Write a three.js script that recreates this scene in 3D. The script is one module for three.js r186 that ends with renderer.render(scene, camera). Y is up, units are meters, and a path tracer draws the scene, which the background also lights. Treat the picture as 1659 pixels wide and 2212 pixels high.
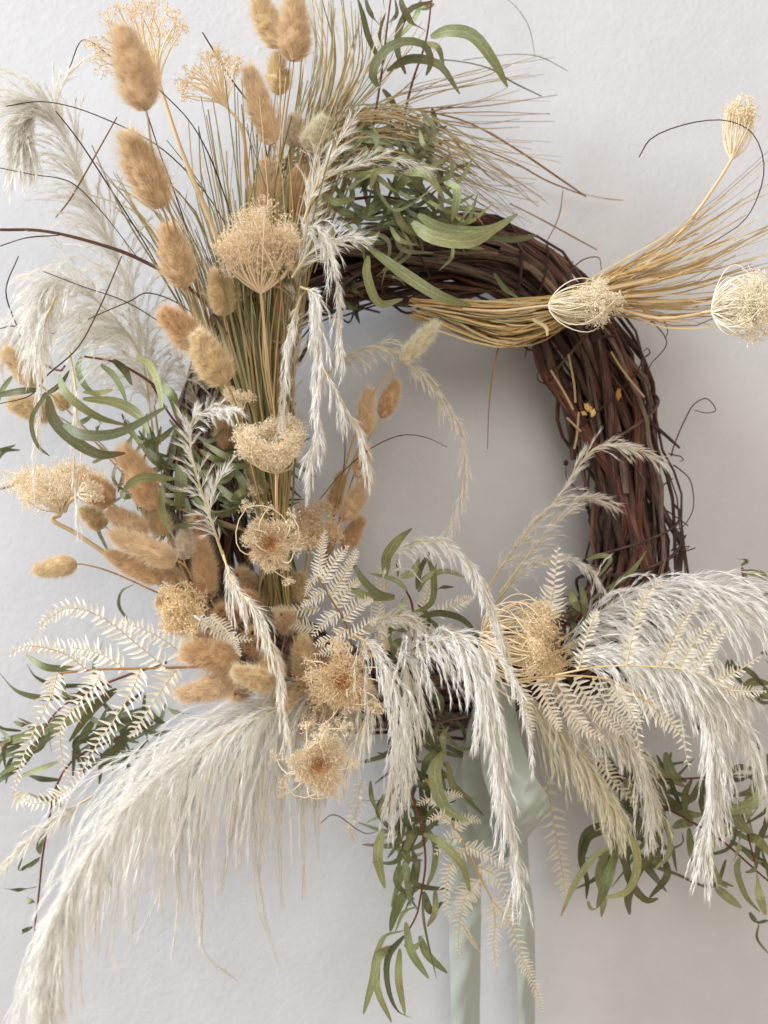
import * as THREE from 'three';
import { RectAreaLightUniformsLib } from 'three/addons/lights/RectAreaLightUniformsLib.js';

// ---------------------------------------------------------------- camera, light, exposure
RectAreaLightUniformsLib.init();
const scene = new THREE.Scene();
const FOV = 55, CAM_Z = 0.95;
const camera = new THREE.PerspectiveCamera(FOV, 768 / 1024, 0.02, 20);
camera.position.set(0, 0, CAM_Z);
camera.lookAt(0, 0, 0);
camera.focus = 0.76;
camera.userData.fStop = 4.8;
scene.add(camera);
const renderer = new THREE.WebGLRenderer({ antialias: true });
renderer.setSize(768, 1024);
renderer.toneMapping = THREE.LinearToneMapping;
renderer.toneMappingExposure = 1.0;
renderer.shadowMap.enabled = true;
scene.background = new THREE.Color().setRGB(0.46, 0.37, 0.28);          // dim, even light of the room behind the camera

function areaLight(x, y, z, tx, ty, tz, w, h, color, intensity) {
  const l = new THREE.RectAreaLight(color, intensity, w, h);
  l.position.set(x, y, z);
  l.lookAt(tx, ty, tz);
  l.castShadow = true;
  scene.add(l);
  return l;
}
// daylight from an unseen window out of view, lighting everything from the upper left
areaLight(-3.8, 2.5, 1.5, 0, 0.0, 0.05, 1.7, 2.3, new THREE.Color().setRGB(0.89, 0.955, 1.03), 26.5);
// added fill light behind the camera, standing in for warm bounce from the room
areaLight(0.5, 0.8, 2.6, 0, 0, 0, 1.6, 1.4, new THREE.Color().setRGB(1.0, 0.93, 0.86), 3.7);

// ---------------------------------------------------------------- helpers
let seed = 20240611;
function rnd() { seed |= 0; seed = (seed + 0x6D2B79F5) | 0; let t = Math.imul(seed ^ (seed >>> 15), 1 | seed); t = (t + Math.imul(t ^ (t >>> 7), 61 | t)) ^ t; return ((t ^ (t >>> 14)) >>> 0) / 4294967296; }
const rr = (a, b) => a + (b - a) * rnd();
const pick = (a) => a[Math.floor(rnd() * a.length)];
const gauss = () => (rnd() + rnd() + rnd() + rnd() - 2) * 1.0;
const v3 = (x, y, z) => new THREE.Vector3(x, y, z);
const lerp = (a, b, t) => a + (b - a) * t;
const KPX = 2 * Math.tan(FOV * Math.PI / 360) / 2212;
const mm = (px, z) => px * KPX * (CAM_Z - z);                            // length of px picture units at distance z from the wall
const at = (x, y, z) => v3(mm(x - 829.5, z), -mm(y - 1106, z), z);        // a point z metres in front of the wall
const curveOf = (pts) => new THREE.CatmullRomCurve3(pts, false, 'centripetal');
function path2(flat, z0, z1) {                                            // [x, y, x, y ...] -> points whose depth runs from z0 to z1
  const n = flat.length / 2, out = [];
  for (let i = 0; i < n; i++) out.push(at(flat[2 * i], flat[2 * i + 1], lerp(z0, z1, n > 1 ? i / (n - 1) : 0)));
  return out;
}
function path3(flat) { const out = []; for (let i = 0; i < flat.length; i += 3) out.push(at(flat[i], flat[i + 1], flat[i + 2])); return out; }
function anyPerp(t) { const a = Math.abs(t.y) < 0.9 ? v3(0, 1, 0) : v3(1, 0, 0); return a.cross(t).normalize(); }
function randDir() { const z = rr(-1, 1), a = rr(0, 6.2832), s = Math.sqrt(1 - z * z); return v3(s * Math.cos(a), s * Math.sin(a), z); }

class MB {
  constructor() { this.p = []; this.n = []; this.c = []; this.uv = []; this.ix = []; this.col = [1, 1, 1]; }
  vert(p, n, u = 0, v = 0) { this.p.push(p.x, p.y, p.z); this.n.push(n.x, n.y, n.z); this.c.push(this.col[0], this.col[1], this.col[2]); this.uv.push(u, v); return this.p.length / 3 - 1; }
  tri(a, b, c) { this.ix.push(a, b, c); }
  tube(pts, rad, sides = 6, samples = 0, cap = true) {
    const cu = pts.length > 2 || samples ? curveOf(pts) : null, m = samples || pts.length - 1;
    const P = []; for (let i = 0; i <= m; i++) P.push(cu ? cu.getPoint(i / m) : pts[i]);
    let N = null, prev = null, len = 0; const rowStart = [];
    for (let i = 0; i <= m; i++) {
      const T = P[Math.min(i + 1, m)].clone().sub(P[Math.max(i - 1, 0)]).normalize();
      if (!N) N = anyPerp(T); else { N.addScaledVector(T, -N.dot(T)); if (N.lengthSq() < 1e-8) N = anyPerp(T); N.normalize(); }
      const B = T.clone().cross(N), r = typeof rad === 'function' ? rad(i / m) : rad;
      if (prev) len += P[i].distanceTo(prev); prev = P[i];
      rowStart.push(this.p.length / 3);
      for (let k = 0; k <= sides; k++) { const a = k / sides * Math.PI * 2, d = N.clone().multiplyScalar(Math.cos(a)).addScaledVector(B, Math.sin(a)); this.vert(P[i].clone().addScaledVector(d, r), d, k / sides, len); }
    }
    for (let i = 0; i < m; i++) for (let k = 0; k < sides; k++) { const a = rowStart[i] + k, b = rowStart[i + 1] + k; this.tri(a, a + 1, b); this.tri(a + 1, b + 1, b); }
    if (cap) for (const [i, s] of [[0, -1], [m, 1]]) { const T = P[Math.min(i + 1, m)].clone().sub(P[Math.max(i - 1, 0)]).normalize().multiplyScalar(s); const c0 = this.vert(P[i], T); for (let k = 0; k < sides; k++) { const q = rowStart[i] + k; s > 0 ? this.tri(c0, q, q + 1) : this.tri(c0, q + 1, q); } }
    return this;
  }
  sliver(p, d, len, w, bend) {                                            // a slender bract: a narrow kite, two triangles
    const s = d.clone().cross(randDir()); if (s.lengthSq() < 1e-6) s.copy(anyPerp(d)); s.normalize();
    const n = s.clone().cross(d).normalize(), mid = p.clone().addScaledVector(d, len * 0.4), tip = p.clone().addScaledVector(d, len); if (bend) tip.add(bend);
    const a = this.vert(p, n), b = this.vert(mid.clone().addScaledVector(s, w / 2), n), c = this.vert(mid.addScaledVector(s, -w / 2), n), e = this.vert(tip, n);
    this.tri(a, b, c); this.tri(b, e, c);
  }
  hair(p, d, len, w) {
    const s = d.clone().cross(randDir()); if (s.lengthSq() < 1e-6) s.copy(anyPerp(d)); s.normalize();
    const n = s.clone().cross(d).normalize();
    const a = this.vert(p.clone().addScaledVector(s, w / 2), n), b = this.vert(p.clone().addScaledVector(s, -w / 2), n), e = this.vert(p.clone().addScaledVector(d, len), n);
    this.tri(a, e, b);
  }
  blade(pts, wfn, nfn, seg = 12, fold = 0.12, cols = null) {              // leaf, bract or ribbon-like blade with a folded midrib
    const cu = curveOf(pts), rows = []; let len = 0, prev = null;
    for (let i = 0; i <= seg; i++) {
      const t = i / seg, P = cu.getPoint(t), T = cu.getTangent(t).normalize();
      let N = nfn(t, P, T).clone(); N.addScaledVector(T, -N.dot(T)); if (N.lengthSq() < 1e-8) N = anyPerp(T); N.normalize();
      const S = T.clone().cross(N).normalize(), w = wfn(t) / 2;
      if (prev) len += P.distanceTo(prev); prev = P;
      if (cols) this.col = cols(t);
      const nl = N.clone().addScaledVector(S, -fold * 1.5).normalize(), nr = N.clone().addScaledVector(S, fold * 1.5).normalize();
      rows.push([this.vert(P.clone().addScaledVector(S, -w).addScaledVector(N, w * fold * 2), nr, 0, len), this.vert(P, N, 0.5, len), this.vert(P.clone().addScaledVector(S, w).addScaledVector(N, w * fold * 2), nl, 1, len)]);
    }
    for (let i = 0; i < seg; i++) for (let k = 0; k < 2; k++) { const a = rows[i][k], b = rows[i][k + 1], c = rows[i + 1][k], d = rows[i + 1][k + 1]; this.tri(a, b, c); this.tri(b, d, c); }
    return this;
  }
  geo() {
    const g = new THREE.BufferGeometry();
    g.setAttribute('position', new THREE.Float32BufferAttribute(this.p, 3));
    g.setAttribute('normal', new THREE.Float32BufferAttribute(this.n, 3));
    g.setAttribute('color', new THREE.Float32BufferAttribute(this.c, 3));
    g.setAttribute('uv', new THREE.Float32BufferAttribute(this.uv, 2));
    g.setIndex(this.ix);
    return g;
  }
  build(name, material, parent, kind) {
    const m = new THREE.Mesh(this.geo(), material); m.name = name; m.castShadow = m.receiveShadow = true;
    if (kind) m.userData.kind = kind;
    if (parent) parent.add(m);
    return m;
  }
}
const counts = {};
function numbered(n) { const k = counts[n] ?? 0; counts[n] = k + 1; return k ? `${n}_${String(k).padStart(3, '0')}` : n; }
function thing(name, label, category, group) {
  const o = new THREE.Group(); o.name = numbered(name); o.userData = { label, category }; if (group) o.userData.group = group;
  scene.add(o); return o;
}
function tag(o, name, label, category, group) { o.name = numbered(name); o.userData = { ...o.userData, label, category }; if (group) o.userData.group = group; scene.add(o); return o; }
// put a thing's origin at a point of it (its base), keeping the shape where it is
function rebase(group, p) { group.position.copy(p); for (const c of group.children) c.position.sub(p); }

// ---------------------------------------------------------------- materials
const srgb = (r, g, b) => new THREE.Color(r / 255, g / 255, b / 255).convertSRGBToLinear().toArray();
function hash2(x, y, s) { let h = Math.imul(x, 374761393) ^ Math.imul(y, 668265263) ^ Math.imul(s, 1274126177); h = Math.imul(h ^ (h >>> 13), 1103515245); return ((h ^ (h >>> 16)) >>> 0) / 4294967296; }
function pnoise(u, v, fx, fy, s) {                                        // tiling value noise, u and v in 0..1
  const x = u * fx, y = v * fy, x0 = Math.floor(x), y0 = Math.floor(y), a = x - x0, b = y - y0, sa = a * a * (3 - 2 * a), sb = b * b * (3 - 2 * b);
  const w = (i, k) => hash2(((x0 + i) % fx + fx) % fx, ((y0 + k) % fy + fy) % fy, s);
  return lerp(lerp(w(0, 0), w(1, 0), sa), lerp(w(0, 1), w(1, 1), sa), sb);
}
function texture(n, m, fn, color, rx = 1, ry = 1) {
  const d = new Uint8Array(n * m * 4);
  for (let y = 0; y < m; y++) for (let x = 0; x < n; x++) { const c = fn((x + 0.5) / n, (y + 0.5) / m), i = (y * n + x) * 4; d[i] = c[0]; d[i + 1] = c[1]; d[i + 2] = c[2]; d[i + 3] = 255; }
  const t = new THREE.DataTexture(d, n, m); t.wrapS = t.wrapT = THREE.RepeatWrapping; t.magFilter = THREE.LinearFilter; t.minFilter = THREE.LinearMipmapLinearFilter; t.generateMipmaps = true;
  if (color) t.colorSpace = THREE.SRGBColorSpace; t.repeat.set(rx, ry); t.needsUpdate = true; return t;
}
const g255 = (v) => { const c = Math.max(0, Math.min(255, Math.round(v * 255))); return [c, c, c]; };
const TILE = 0.62;
const lumps = []; for (let i = 0; i < 46; i++) lumps.push([rnd(), rnd(), rr(0.0016, 0.0052), rr(0.35, 1)]);
const wallBump = texture(1024, 1024, (u, v) => {
  let h = 0.34 * pnoise(u, v, 210, 210, 1) + 0.3 * pnoise(u, v, 120, 130, 2) + 0.16 * pnoise(u, v, 46, 50, 3) + 0.14 * pnoise(u, v, 14, 12, 4);
  const patch = pnoise(u, v, 5, 6, 9); h *= 0.55 + 0.7 * patch;
  for (const [x, y, r, k] of lumps) { let dx = Math.abs(u - x), dy = Math.abs(v - y); dx = Math.min(dx, 1 - dx); dy = Math.min(dy, 1 - dy); const q = (dx * dx + dy * dy) / (r * r); if (q < 6) h += 0.55 * k * Math.exp(-q); }
  return g255(h * 0.62);
}, false, 1 / TILE, 1 / TILE);
const wallColor = texture(256, 256, (u, v) => { const n = 0.5 * pnoise(u, v, 9, 9, 21) + 0.3 * pnoise(u, v, 40, 40, 22) + 0.2 * pnoise(u, v, 110, 110, 23), k = 0.965 + 0.05 * n; return [214 * k, 218 * k, 225 * k]; }, true, 1 / 0.9, 1 / 0.9);
const barkTex = texture(256, 512, (u, v) => {
  const s = 0.5 * pnoise(u, v, 26, 7, 31) + 0.3 * pnoise(u, v, 60, 22, 32) + 0.2 * pnoise(u, v, 8, 5, 33), k = 0.22 + 1.35 * s;
  return [Math.min(255, 178 * k), Math.min(255, 172 * k), Math.min(255, 170 * k)];
}, true, 1, 9);
const barkBump = texture(256, 512, (u, v) => g255(0.6 * pnoise(u, v, 26, 7, 31) + 0.4 * pnoise(u, v, 60, 22, 32)), false, 1, 9);
const leafTex = texture(128, 512, (u, v) => {
  const rib = Math.exp(-Math.pow((u - 0.5) / 0.035, 2)), vein = 0.5 + 0.5 * Math.sin((v * 60 + Math.abs(u - 0.5) * 26) * 6.2832), n = 0.55 * pnoise(u, v, 12, 44, 41) + 0.45 * pnoise(u, v, 40, 150, 42);
  const k = 0.8 + 0.26 * n + 0.07 * vein + 0.2 * rib; return [Math.min(255, 212 * k), Math.min(255, 212 * k), Math.min(255, 205 * k)];
}, true, 1, 14);
const leafBump = texture(128, 512, (u, v) => g255(0.35 + 0.3 * Math.exp(-Math.pow((u - 0.5) / 0.05, 2)) + 0.3 * pnoise(u, v, 20, 80, 43)), false, 1, 14);
const strawTex = texture(64, 512, (u, v) => { const k = 0.72 + 0.4 * (0.6 * pnoise(u, v, 14, 6, 51) + 0.4 * pnoise(u, v, 5, 30, 52)); return [225 * k, 225 * k, 222 * k]; }, true, 1, 6);
const satinBump = texture(256, 256, (u, v) => g255(0.5 * pnoise(u, v, 128, 8, 61) + 0.5 * pnoise(u, v, 6, 9, 62)), false, 1, 8);

const M = {
  wall: new THREE.MeshStandardMaterial({ map: wallColor, bumpMap: wallBump, bumpScale: 0.00062, roughness: 0.62 }),
  bark: new THREE.MeshStandardMaterial({ vertexColors: true, map: barkTex, bumpMap: barkBump, bumpScale: 0.0014, roughness: 0.72 }),
  leaf: new THREE.MeshPhysicalMaterial({ vertexColors: true, map: leafTex, bumpMap: leafBump, bumpScale: 0.0003, roughness: 0.55, side: THREE.DoubleSide, transmission: 0.22, thickness: 0 }),
  straw: new THREE.MeshStandardMaterial({ vertexColors: true, map: strawTex, roughness: 0.55, side: THREE.DoubleSide }),
  twig: new THREE.MeshStandardMaterial({ vertexColors: true, roughness: 0.6, side: THREE.DoubleSide }),
  fuzz: new THREE.MeshStandardMaterial({ vertexColors: true, roughness: 0.85, side: THREE.DoubleSide }),
  plume: new THREE.MeshPhysicalMaterial({ vertexColors: true, roughness: 0.6, side: THREE.DoubleSide, transmission: 0.45, thickness: 0 }),
  fern: new THREE.MeshPhysicalMaterial({ vertexColors: true, roughness: 0.75, side: THREE.DoubleSide, transmission: 0.2, thickness: 0 }),
  satin: new THREE.MeshPhysicalMaterial({ color: new THREE.Color().setRGB(0.47, 0.53, 0.49), roughness: 0.34, transmission: 0.15, thickness: 0, bumpMap: satinBump, bumpScale: 0.0002, side: THREE.DoubleSide }),
};
const vary = (c, a = 0.1) => { const k = 1 + a * gauss(), h = a * 0.35 * gauss(); return [c[0] * k * (1 + h), c[1] * k, c[2] * k * (1 - h)]; };
const TOWARDS = v3(0, 0, 1);

// ---------------------------------------------------------------- the wall
{
  const g = new THREE.BoxGeometry(4.2, 4.2, 0.12), uv = g.attributes.uv, p = g.attributes.position;
  for (let i = 0; i < uv.count; i++) uv.setXY(i, p.getX(i) + 2.1, p.getY(i) + 2.1);
  const w = new THREE.Mesh(g, M.wall); w.name = 'wall'; w.position.z = -0.06; w.receiveShadow = w.castShadow = true;
  w.userData = { kind: 'structure', label: 'off-white painted plaster wall behind the wreath', category: 'wall' };
  scene.add(w);
}

// ---------------------------------------------------------------- the grapevine ring
const ringPx = [[880, 572], [1000, 566], [1085, 580], [1170, 635], [1258, 748], [1316, 880], [1350, 1020], [1366, 1145], [1350, 1275], [1265, 1390], [1105, 1465], [890, 1495], [700, 1465], [560, 1390], [478, 1270], [452, 1090], [467, 890], [545, 720], [700, 605]];
const ringCurve = new THREE.CatmullRomCurve3(ringPx.map(([x, y]) => at(x, y, 0.055)), true, 'centripetal');
const ringCentre = at(890, 1090, 0.055);
const RL = ringCurve.getLength();
function ringFrame(u) {
  u = ((u % 1) + 1) % 1; const P = ringCurve.getPointAt(u), T = ringCurve.getTangentAt(u);
  let O = P.clone().sub(ringCentre); O.addScaledVector(T, -O.dot(T)).normalize();
  return { P, T, O };
}
{
  const ring = thing('grapevine_wreath', 'round wreath base of dark brown twisted grapevines hanging on the wall', 'wreath');
  const browns = [srgb(158, 122, 106), srgb(132, 96, 84), srgb(182, 150, 132), srgb(116, 82, 72), srgb(200, 172, 152), srgb(164, 110, 92), srgb(152, 130, 118)];
  for (let i = 0; i < 86; i++) {
    const thick = i < 48, r0 = thick ? rr(0.0028, 0.006) : rr(0.0008, 0.0024), span = rr(0.35, 0.95), u0 = rnd(), n = Math.round(span * 64);
    const a0 = rr(0, 6.28), rad = Math.sqrt(rnd()) * (thick ? 0.82 : 1.0), tw = rr(-3.2, 3.2), ph = rr(0, 6.28), wob = rr(0.06, 0.26), f1 = Math.floor(rr(3, 9)), f2 = Math.floor(rr(9, 22));
    const pts = [];
    for (let k = 0; k <= n; k++) {
      const s = k / n, u = u0 + span * s, { P, O } = ringFrame(u), ang = a0 + tw * s * 2;
      const q = rad + wob * Math.sin(ph + f1 * u * 6.28) + 0.07 * Math.sin(f2 * u * 6.28 + ph * 2);
      const oa = q * Math.cos(ang) * 0.0425, oz = q * Math.sin(ang) * 0.033;
      pts.push(P.clone().addScaledVector(O, oa).add(v3(0, 0, oz)));
    }
    const b = new MB(); b.col = vary(pick(browns), 0.16);
    const kn = rr(0, 6.28), kf = rr(8, 18);
    b.tube(pts, (t) => r0 * (1 - 0.35 * t) * (1 + 0.1 * Math.sin(kn + t * kf * 6.28) + 0.22 * Math.pow(Math.max(0, Math.sin(kn + t * kf)), 24)), thick ? 9 : 6, 0);
    b.build('vine', M.bark, ring);
  }
  // vines wound round the bundle
  for (let i = 0; i < 9; i++) {
    const u0 = rnd(), b = new MB(), pts = []; b.col = vary(pick(browns), 0.15); const tu = rr(1.2, 2.4), sp = rr(0.1, 0.2);
    for (let k = 0; k <= 40; k++) { const s = k / 40, { P, O } = ringFrame(u0 + sp * s), a = s * tu * 6.28 + i; pts.push(P.clone().addScaledVector(O, 0.0435 * Math.cos(a)).add(v3(0, 0, 0.036 * Math.sin(a)))); }
    b.tube(pts, rr(0.0009, 0.0017), 6, 0); b.build('vine', M.bark, ring);
  }
  for (let i = 0; i < 26; i++) {                                           // cut stubs and side twigs
    const { P, T, O } = ringFrame(rr(0.02, 0.45)), a = rr(-0.6, 3.6), N = O.clone().multiplyScalar(Math.cos(a)).add(v3(0, 0, Math.sin(a))), s = P.clone().addScaledVector(N, 0.036), d = N.clone().addScaledVector(T, rr(-1.6, 1.6)).addScaledVector(randDir(), 0.4).normalize(), l = rr(0.006, 0.024), b = new MB(); b.col = vary(pick(browns), 0.14);
    b.tube([s.clone().addScaledVector(d, -0.008), s.clone().addScaledVector(d, l * 0.5), s.clone().addScaledVector(d, l).addScaledVector(randDir(), l * 0.25)], (t) => rr(0.9, 1.1) * (i % 3 ? 0.0008 : 0.0019) * (1 - 0.3 * t), 6, 6); b.build('side_twig', M.bark, ring);
  }
  const tendrils = [[.07, 1380, 660, 1406, 690, 1440, 740, 1406, 787, 1401, 803], [.06, 1450, 985, 1456, 963, 1480, 906, 1500, 873, 1526, 861, 1546, 886, 1525, 892, 1500, 886], [.06, 1455, 1005, 1463, 1010, 1490, 1036, 1497, 1100, 1473, 1140, 1460, 1142], [.06, 1445, 980, 1456, 983, 1470, 986, 1476, 994, 1468, 996], [.05, 1190, 842, 1178, 830, 1163, 822, 1161, 806, 1167, 804], [.06, 1450, 1190, 1466, 1173, 1482, 1156, 1470, 1182, 1489, 1180, 1478, 1190], [.08, 1180, 650, 1206, 620, 1256, 563, 1292, 556, 1299, 583], [.08, 1400, 700, 1425, 685, 1442, 712, 1438, 730], [.06, 1395, 770, 1404, 762, 1398, 752, 1390, 760], [.06, 1250, 1060, 1225, 1035, 1222, 1010]];
  for (const [z, ...f] of tendrils) { const b = new MB(); b.col = srgb(92, 66, 58); b.tube(path2(f, z - 0.01, z + 0.02), (t) => 0.00075 * (1 - 0.5 * t), 5, 40); b.build('tendril', M.twig, ring); }
  // dried buds and flakes of straw caught between the vines
  const bits = [[1270, 880, .098, 14, 22, 30, srgb(206, 170, 104)], [1281, 893, .1, 12, 18, -20, srgb(214, 182, 122)], [1262, 893, .097, 10, 14, 60, srgb(198, 162, 104)], [1336, 851, .098, 12, 26, -8, srgb(168, 122, 56)], [1008, 720, .06, 12, 13, 0, srgb(66, 40, 36)], [1222, 1000, .05, 11, 13, 10, srgb(74, 46, 40)]];
  for (const [x, y, z, w, h, a, c] of bits) {
    const g = new THREE.IcosahedronGeometry(0.5, 2), p = g.attributes.position; for (let i = 0; i < p.count; i++) { const k = 1 + 0.28 * Math.sin(p.getX(i) * 9 + x) * Math.sin(p.getY(i) * 8 + y); p.setXYZ(i, p.getX(i) * k, p.getY(i) * k, p.getZ(i) * k); } g.computeVertexNormals();
    const m = new THREE.Mesh(g, new THREE.MeshStandardMaterial({ color: new THREE.Color().setRGB(...c), roughness: 0.8 })); m.name = 'dried_bud'; m.position.copy(at(x, y, z)); m.rotation.z = a * Math.PI / 180; m.scale.set(mm(w, z), mm(h, z), mm(w, z) * 0.8); m.castShadow = m.receiveShadow = true; ring.add(m);
  }
  const slips = [[1190, 800, 1220, 850, 1238, 885], [1228, 765, 1240, 830, 1243, 870], [1320, 760, 1345, 800, 1392, 858], [1224, 902, 1255, 932], [1250, 890, 1246, 940, 1240, 970]];
  for (const f of slips) { const b = new MB(); b.col = vary(srgb(196, 168, 126)); b.blade(path2(f, 0.097, 0.1), () => 0.0019, () => TOWARDS, 6); b.build('straw_slip', M.straw, ring); }
}

// ---------------------------------------------------------------- bunny tail grass
const tails = [];
for (let k = 0; k < 7; k++) {
  const fz = new MB(), R = 0.17, bend = rr(-0.08, 0.08), bend2 = rr(-0.06, 0.06), blunt = rr(0.5, 0.7);
  const prof = (t) => R * Math.pow(Math.max(0, Math.sin(Math.PI * Math.pow(lerp(0.015, 0.985, t), 0.82))), blunt) * (1 - 0.2 * t);
  const off = (t) => v3(bend * t * t, t, bend2 * t * t);
  const S = 14, H = 16, rows = []; fz.col = [0.82, 0.72, 0.6];
  for (let i = 0; i <= H; i++) { const t = i / H, row = []; for (let j = 0; j <= S; j++) { const a = j / S * 6.2832, d = v3(Math.cos(a), 0.15 - 0.5 * (t - 0.4), Math.sin(a)).normalize(), q = 0.9 * prof(t) * (1 + 0.07 * Math.sin(a * 5 + i * 2.1)); row.push(fz.vert(off(t).add(v3(Math.cos(a) * q, 0, Math.sin(a) * q)), d)); } rows.push(row); }
  for (let i = 0; i < H; i++) for (let j = 0; j < S; j++) { fz.tri(rows[i][j], rows[i + 1][j], rows[i][j + 1]); fz.tri(rows[i][j + 1], rows[i + 1][j], rows[i + 1][j + 1]); }
  const clumps = []; for (let c = 0; c < 260; c++) clumps.push([Math.pow(rnd(), 0.9), rr(0, 6.2832), rr(0.85, 1.15), rr(0.4, 0.9), rr(0.9, 1.06)]);
  for (let h = 0; h < 9000; h++) {
    const cl = clumps[h % clumps.length], t = Math.min(0.99, Math.max(0.005, cl[0] + gauss() * 0.045)), a = cl[1] + gauss() * 0.22;
    const n = v3(Math.cos(a), 0, Math.sin(a)), d = n.clone().multiplyScalar(lerp(0.8, 0.45, t)).add(v3(bend * 2 * t, cl[3] + t * 0.35, bend2 * 2 * t)).addScaledVector(randDir(), 0.42).normalize();
    const long = rnd() < 0.17, k2 = cl[4] * rr(0.92, 1.08); fz.col = [k2, k2, k2];
    fz.hair(off(t).addScaledVector(n, prof(t) * rr(0.78, 0.98)), d, (long ? rr(0.17, 0.28) : rr(0.07, 0.15)) * cl[2], long ? 0.0042 : rr(0.0055, 0.0095));
  }
  tails.push(fz.geo());
}
const tailTone = {};
function tailMat(key, c) {
  if (!tailTone[key]) tailTone[key] = new THREE.MeshPhysicalMaterial({ vertexColors: true, color: new THREE.Color().setRGB(...c), roughness: 0.75, side: THREE.DoubleSide, transmission: 0.22, thickness: 0 });
  return tailTone[key];
}
const TONES = { tan: srgb(248, 230, 202), gold: srgb(250, 235, 204), brown: srgb(245, 221, 188), cream: srgb(252, 249, 232), grey: srgb(248, 240, 226) };
function bunnyTail(bx, by, tx, ty, w, zb, zt, tone, stemPts, label, group) {
  const o = thing('bunny_tail', label, 'dried grass', group), B = at(bx, by, zb), T = at(tx, ty, zt), ax = T.clone().sub(B), L = ax.length(); ax.normalize();
  const head = new THREE.Mesh(pick(tails), tailMat(tone, TONES[tone])); head.name = 'seed_head'; head.castShadow = head.receiveShadow = true; o.add(head);
  const sw = mm(w, zb) / 0.44;
  head.quaternion.setFromUnitVectors(v3(0, 1, 0), ax).multiply(new THREE.Quaternion().setFromAxisAngle(v3(0, 1, 0), rr(0, 6.28)));
  head.scale.set(sw, L * 0.93, sw); head.position.copy(B);
  const sp = path3(stemPts), s = new MB(); s.col = vary(srgb(204, 172, 126), 0.12);
  s.tube([B.clone().addScaledVector(ax, L * 0.08), B.clone().addScaledVector(ax, -L * 0.06), ...sp], (t) => 0.00055 + 0.0004 * t, 5, 22);
  s.build('stem', M.twig, o);
  rebase(o, sp[sp.length - 1]);
}
const SHEAF = [606, 1170, .1], LOW = [440, 1320, .1], HOLE = [700, 1230, .09], MID = [600, 1420, .1];
const sh = (x, y, z) => [x, y, z, (x + 600) / 2 - 10, (y + 1100) / 2, .13, ...SHEAF];
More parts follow.
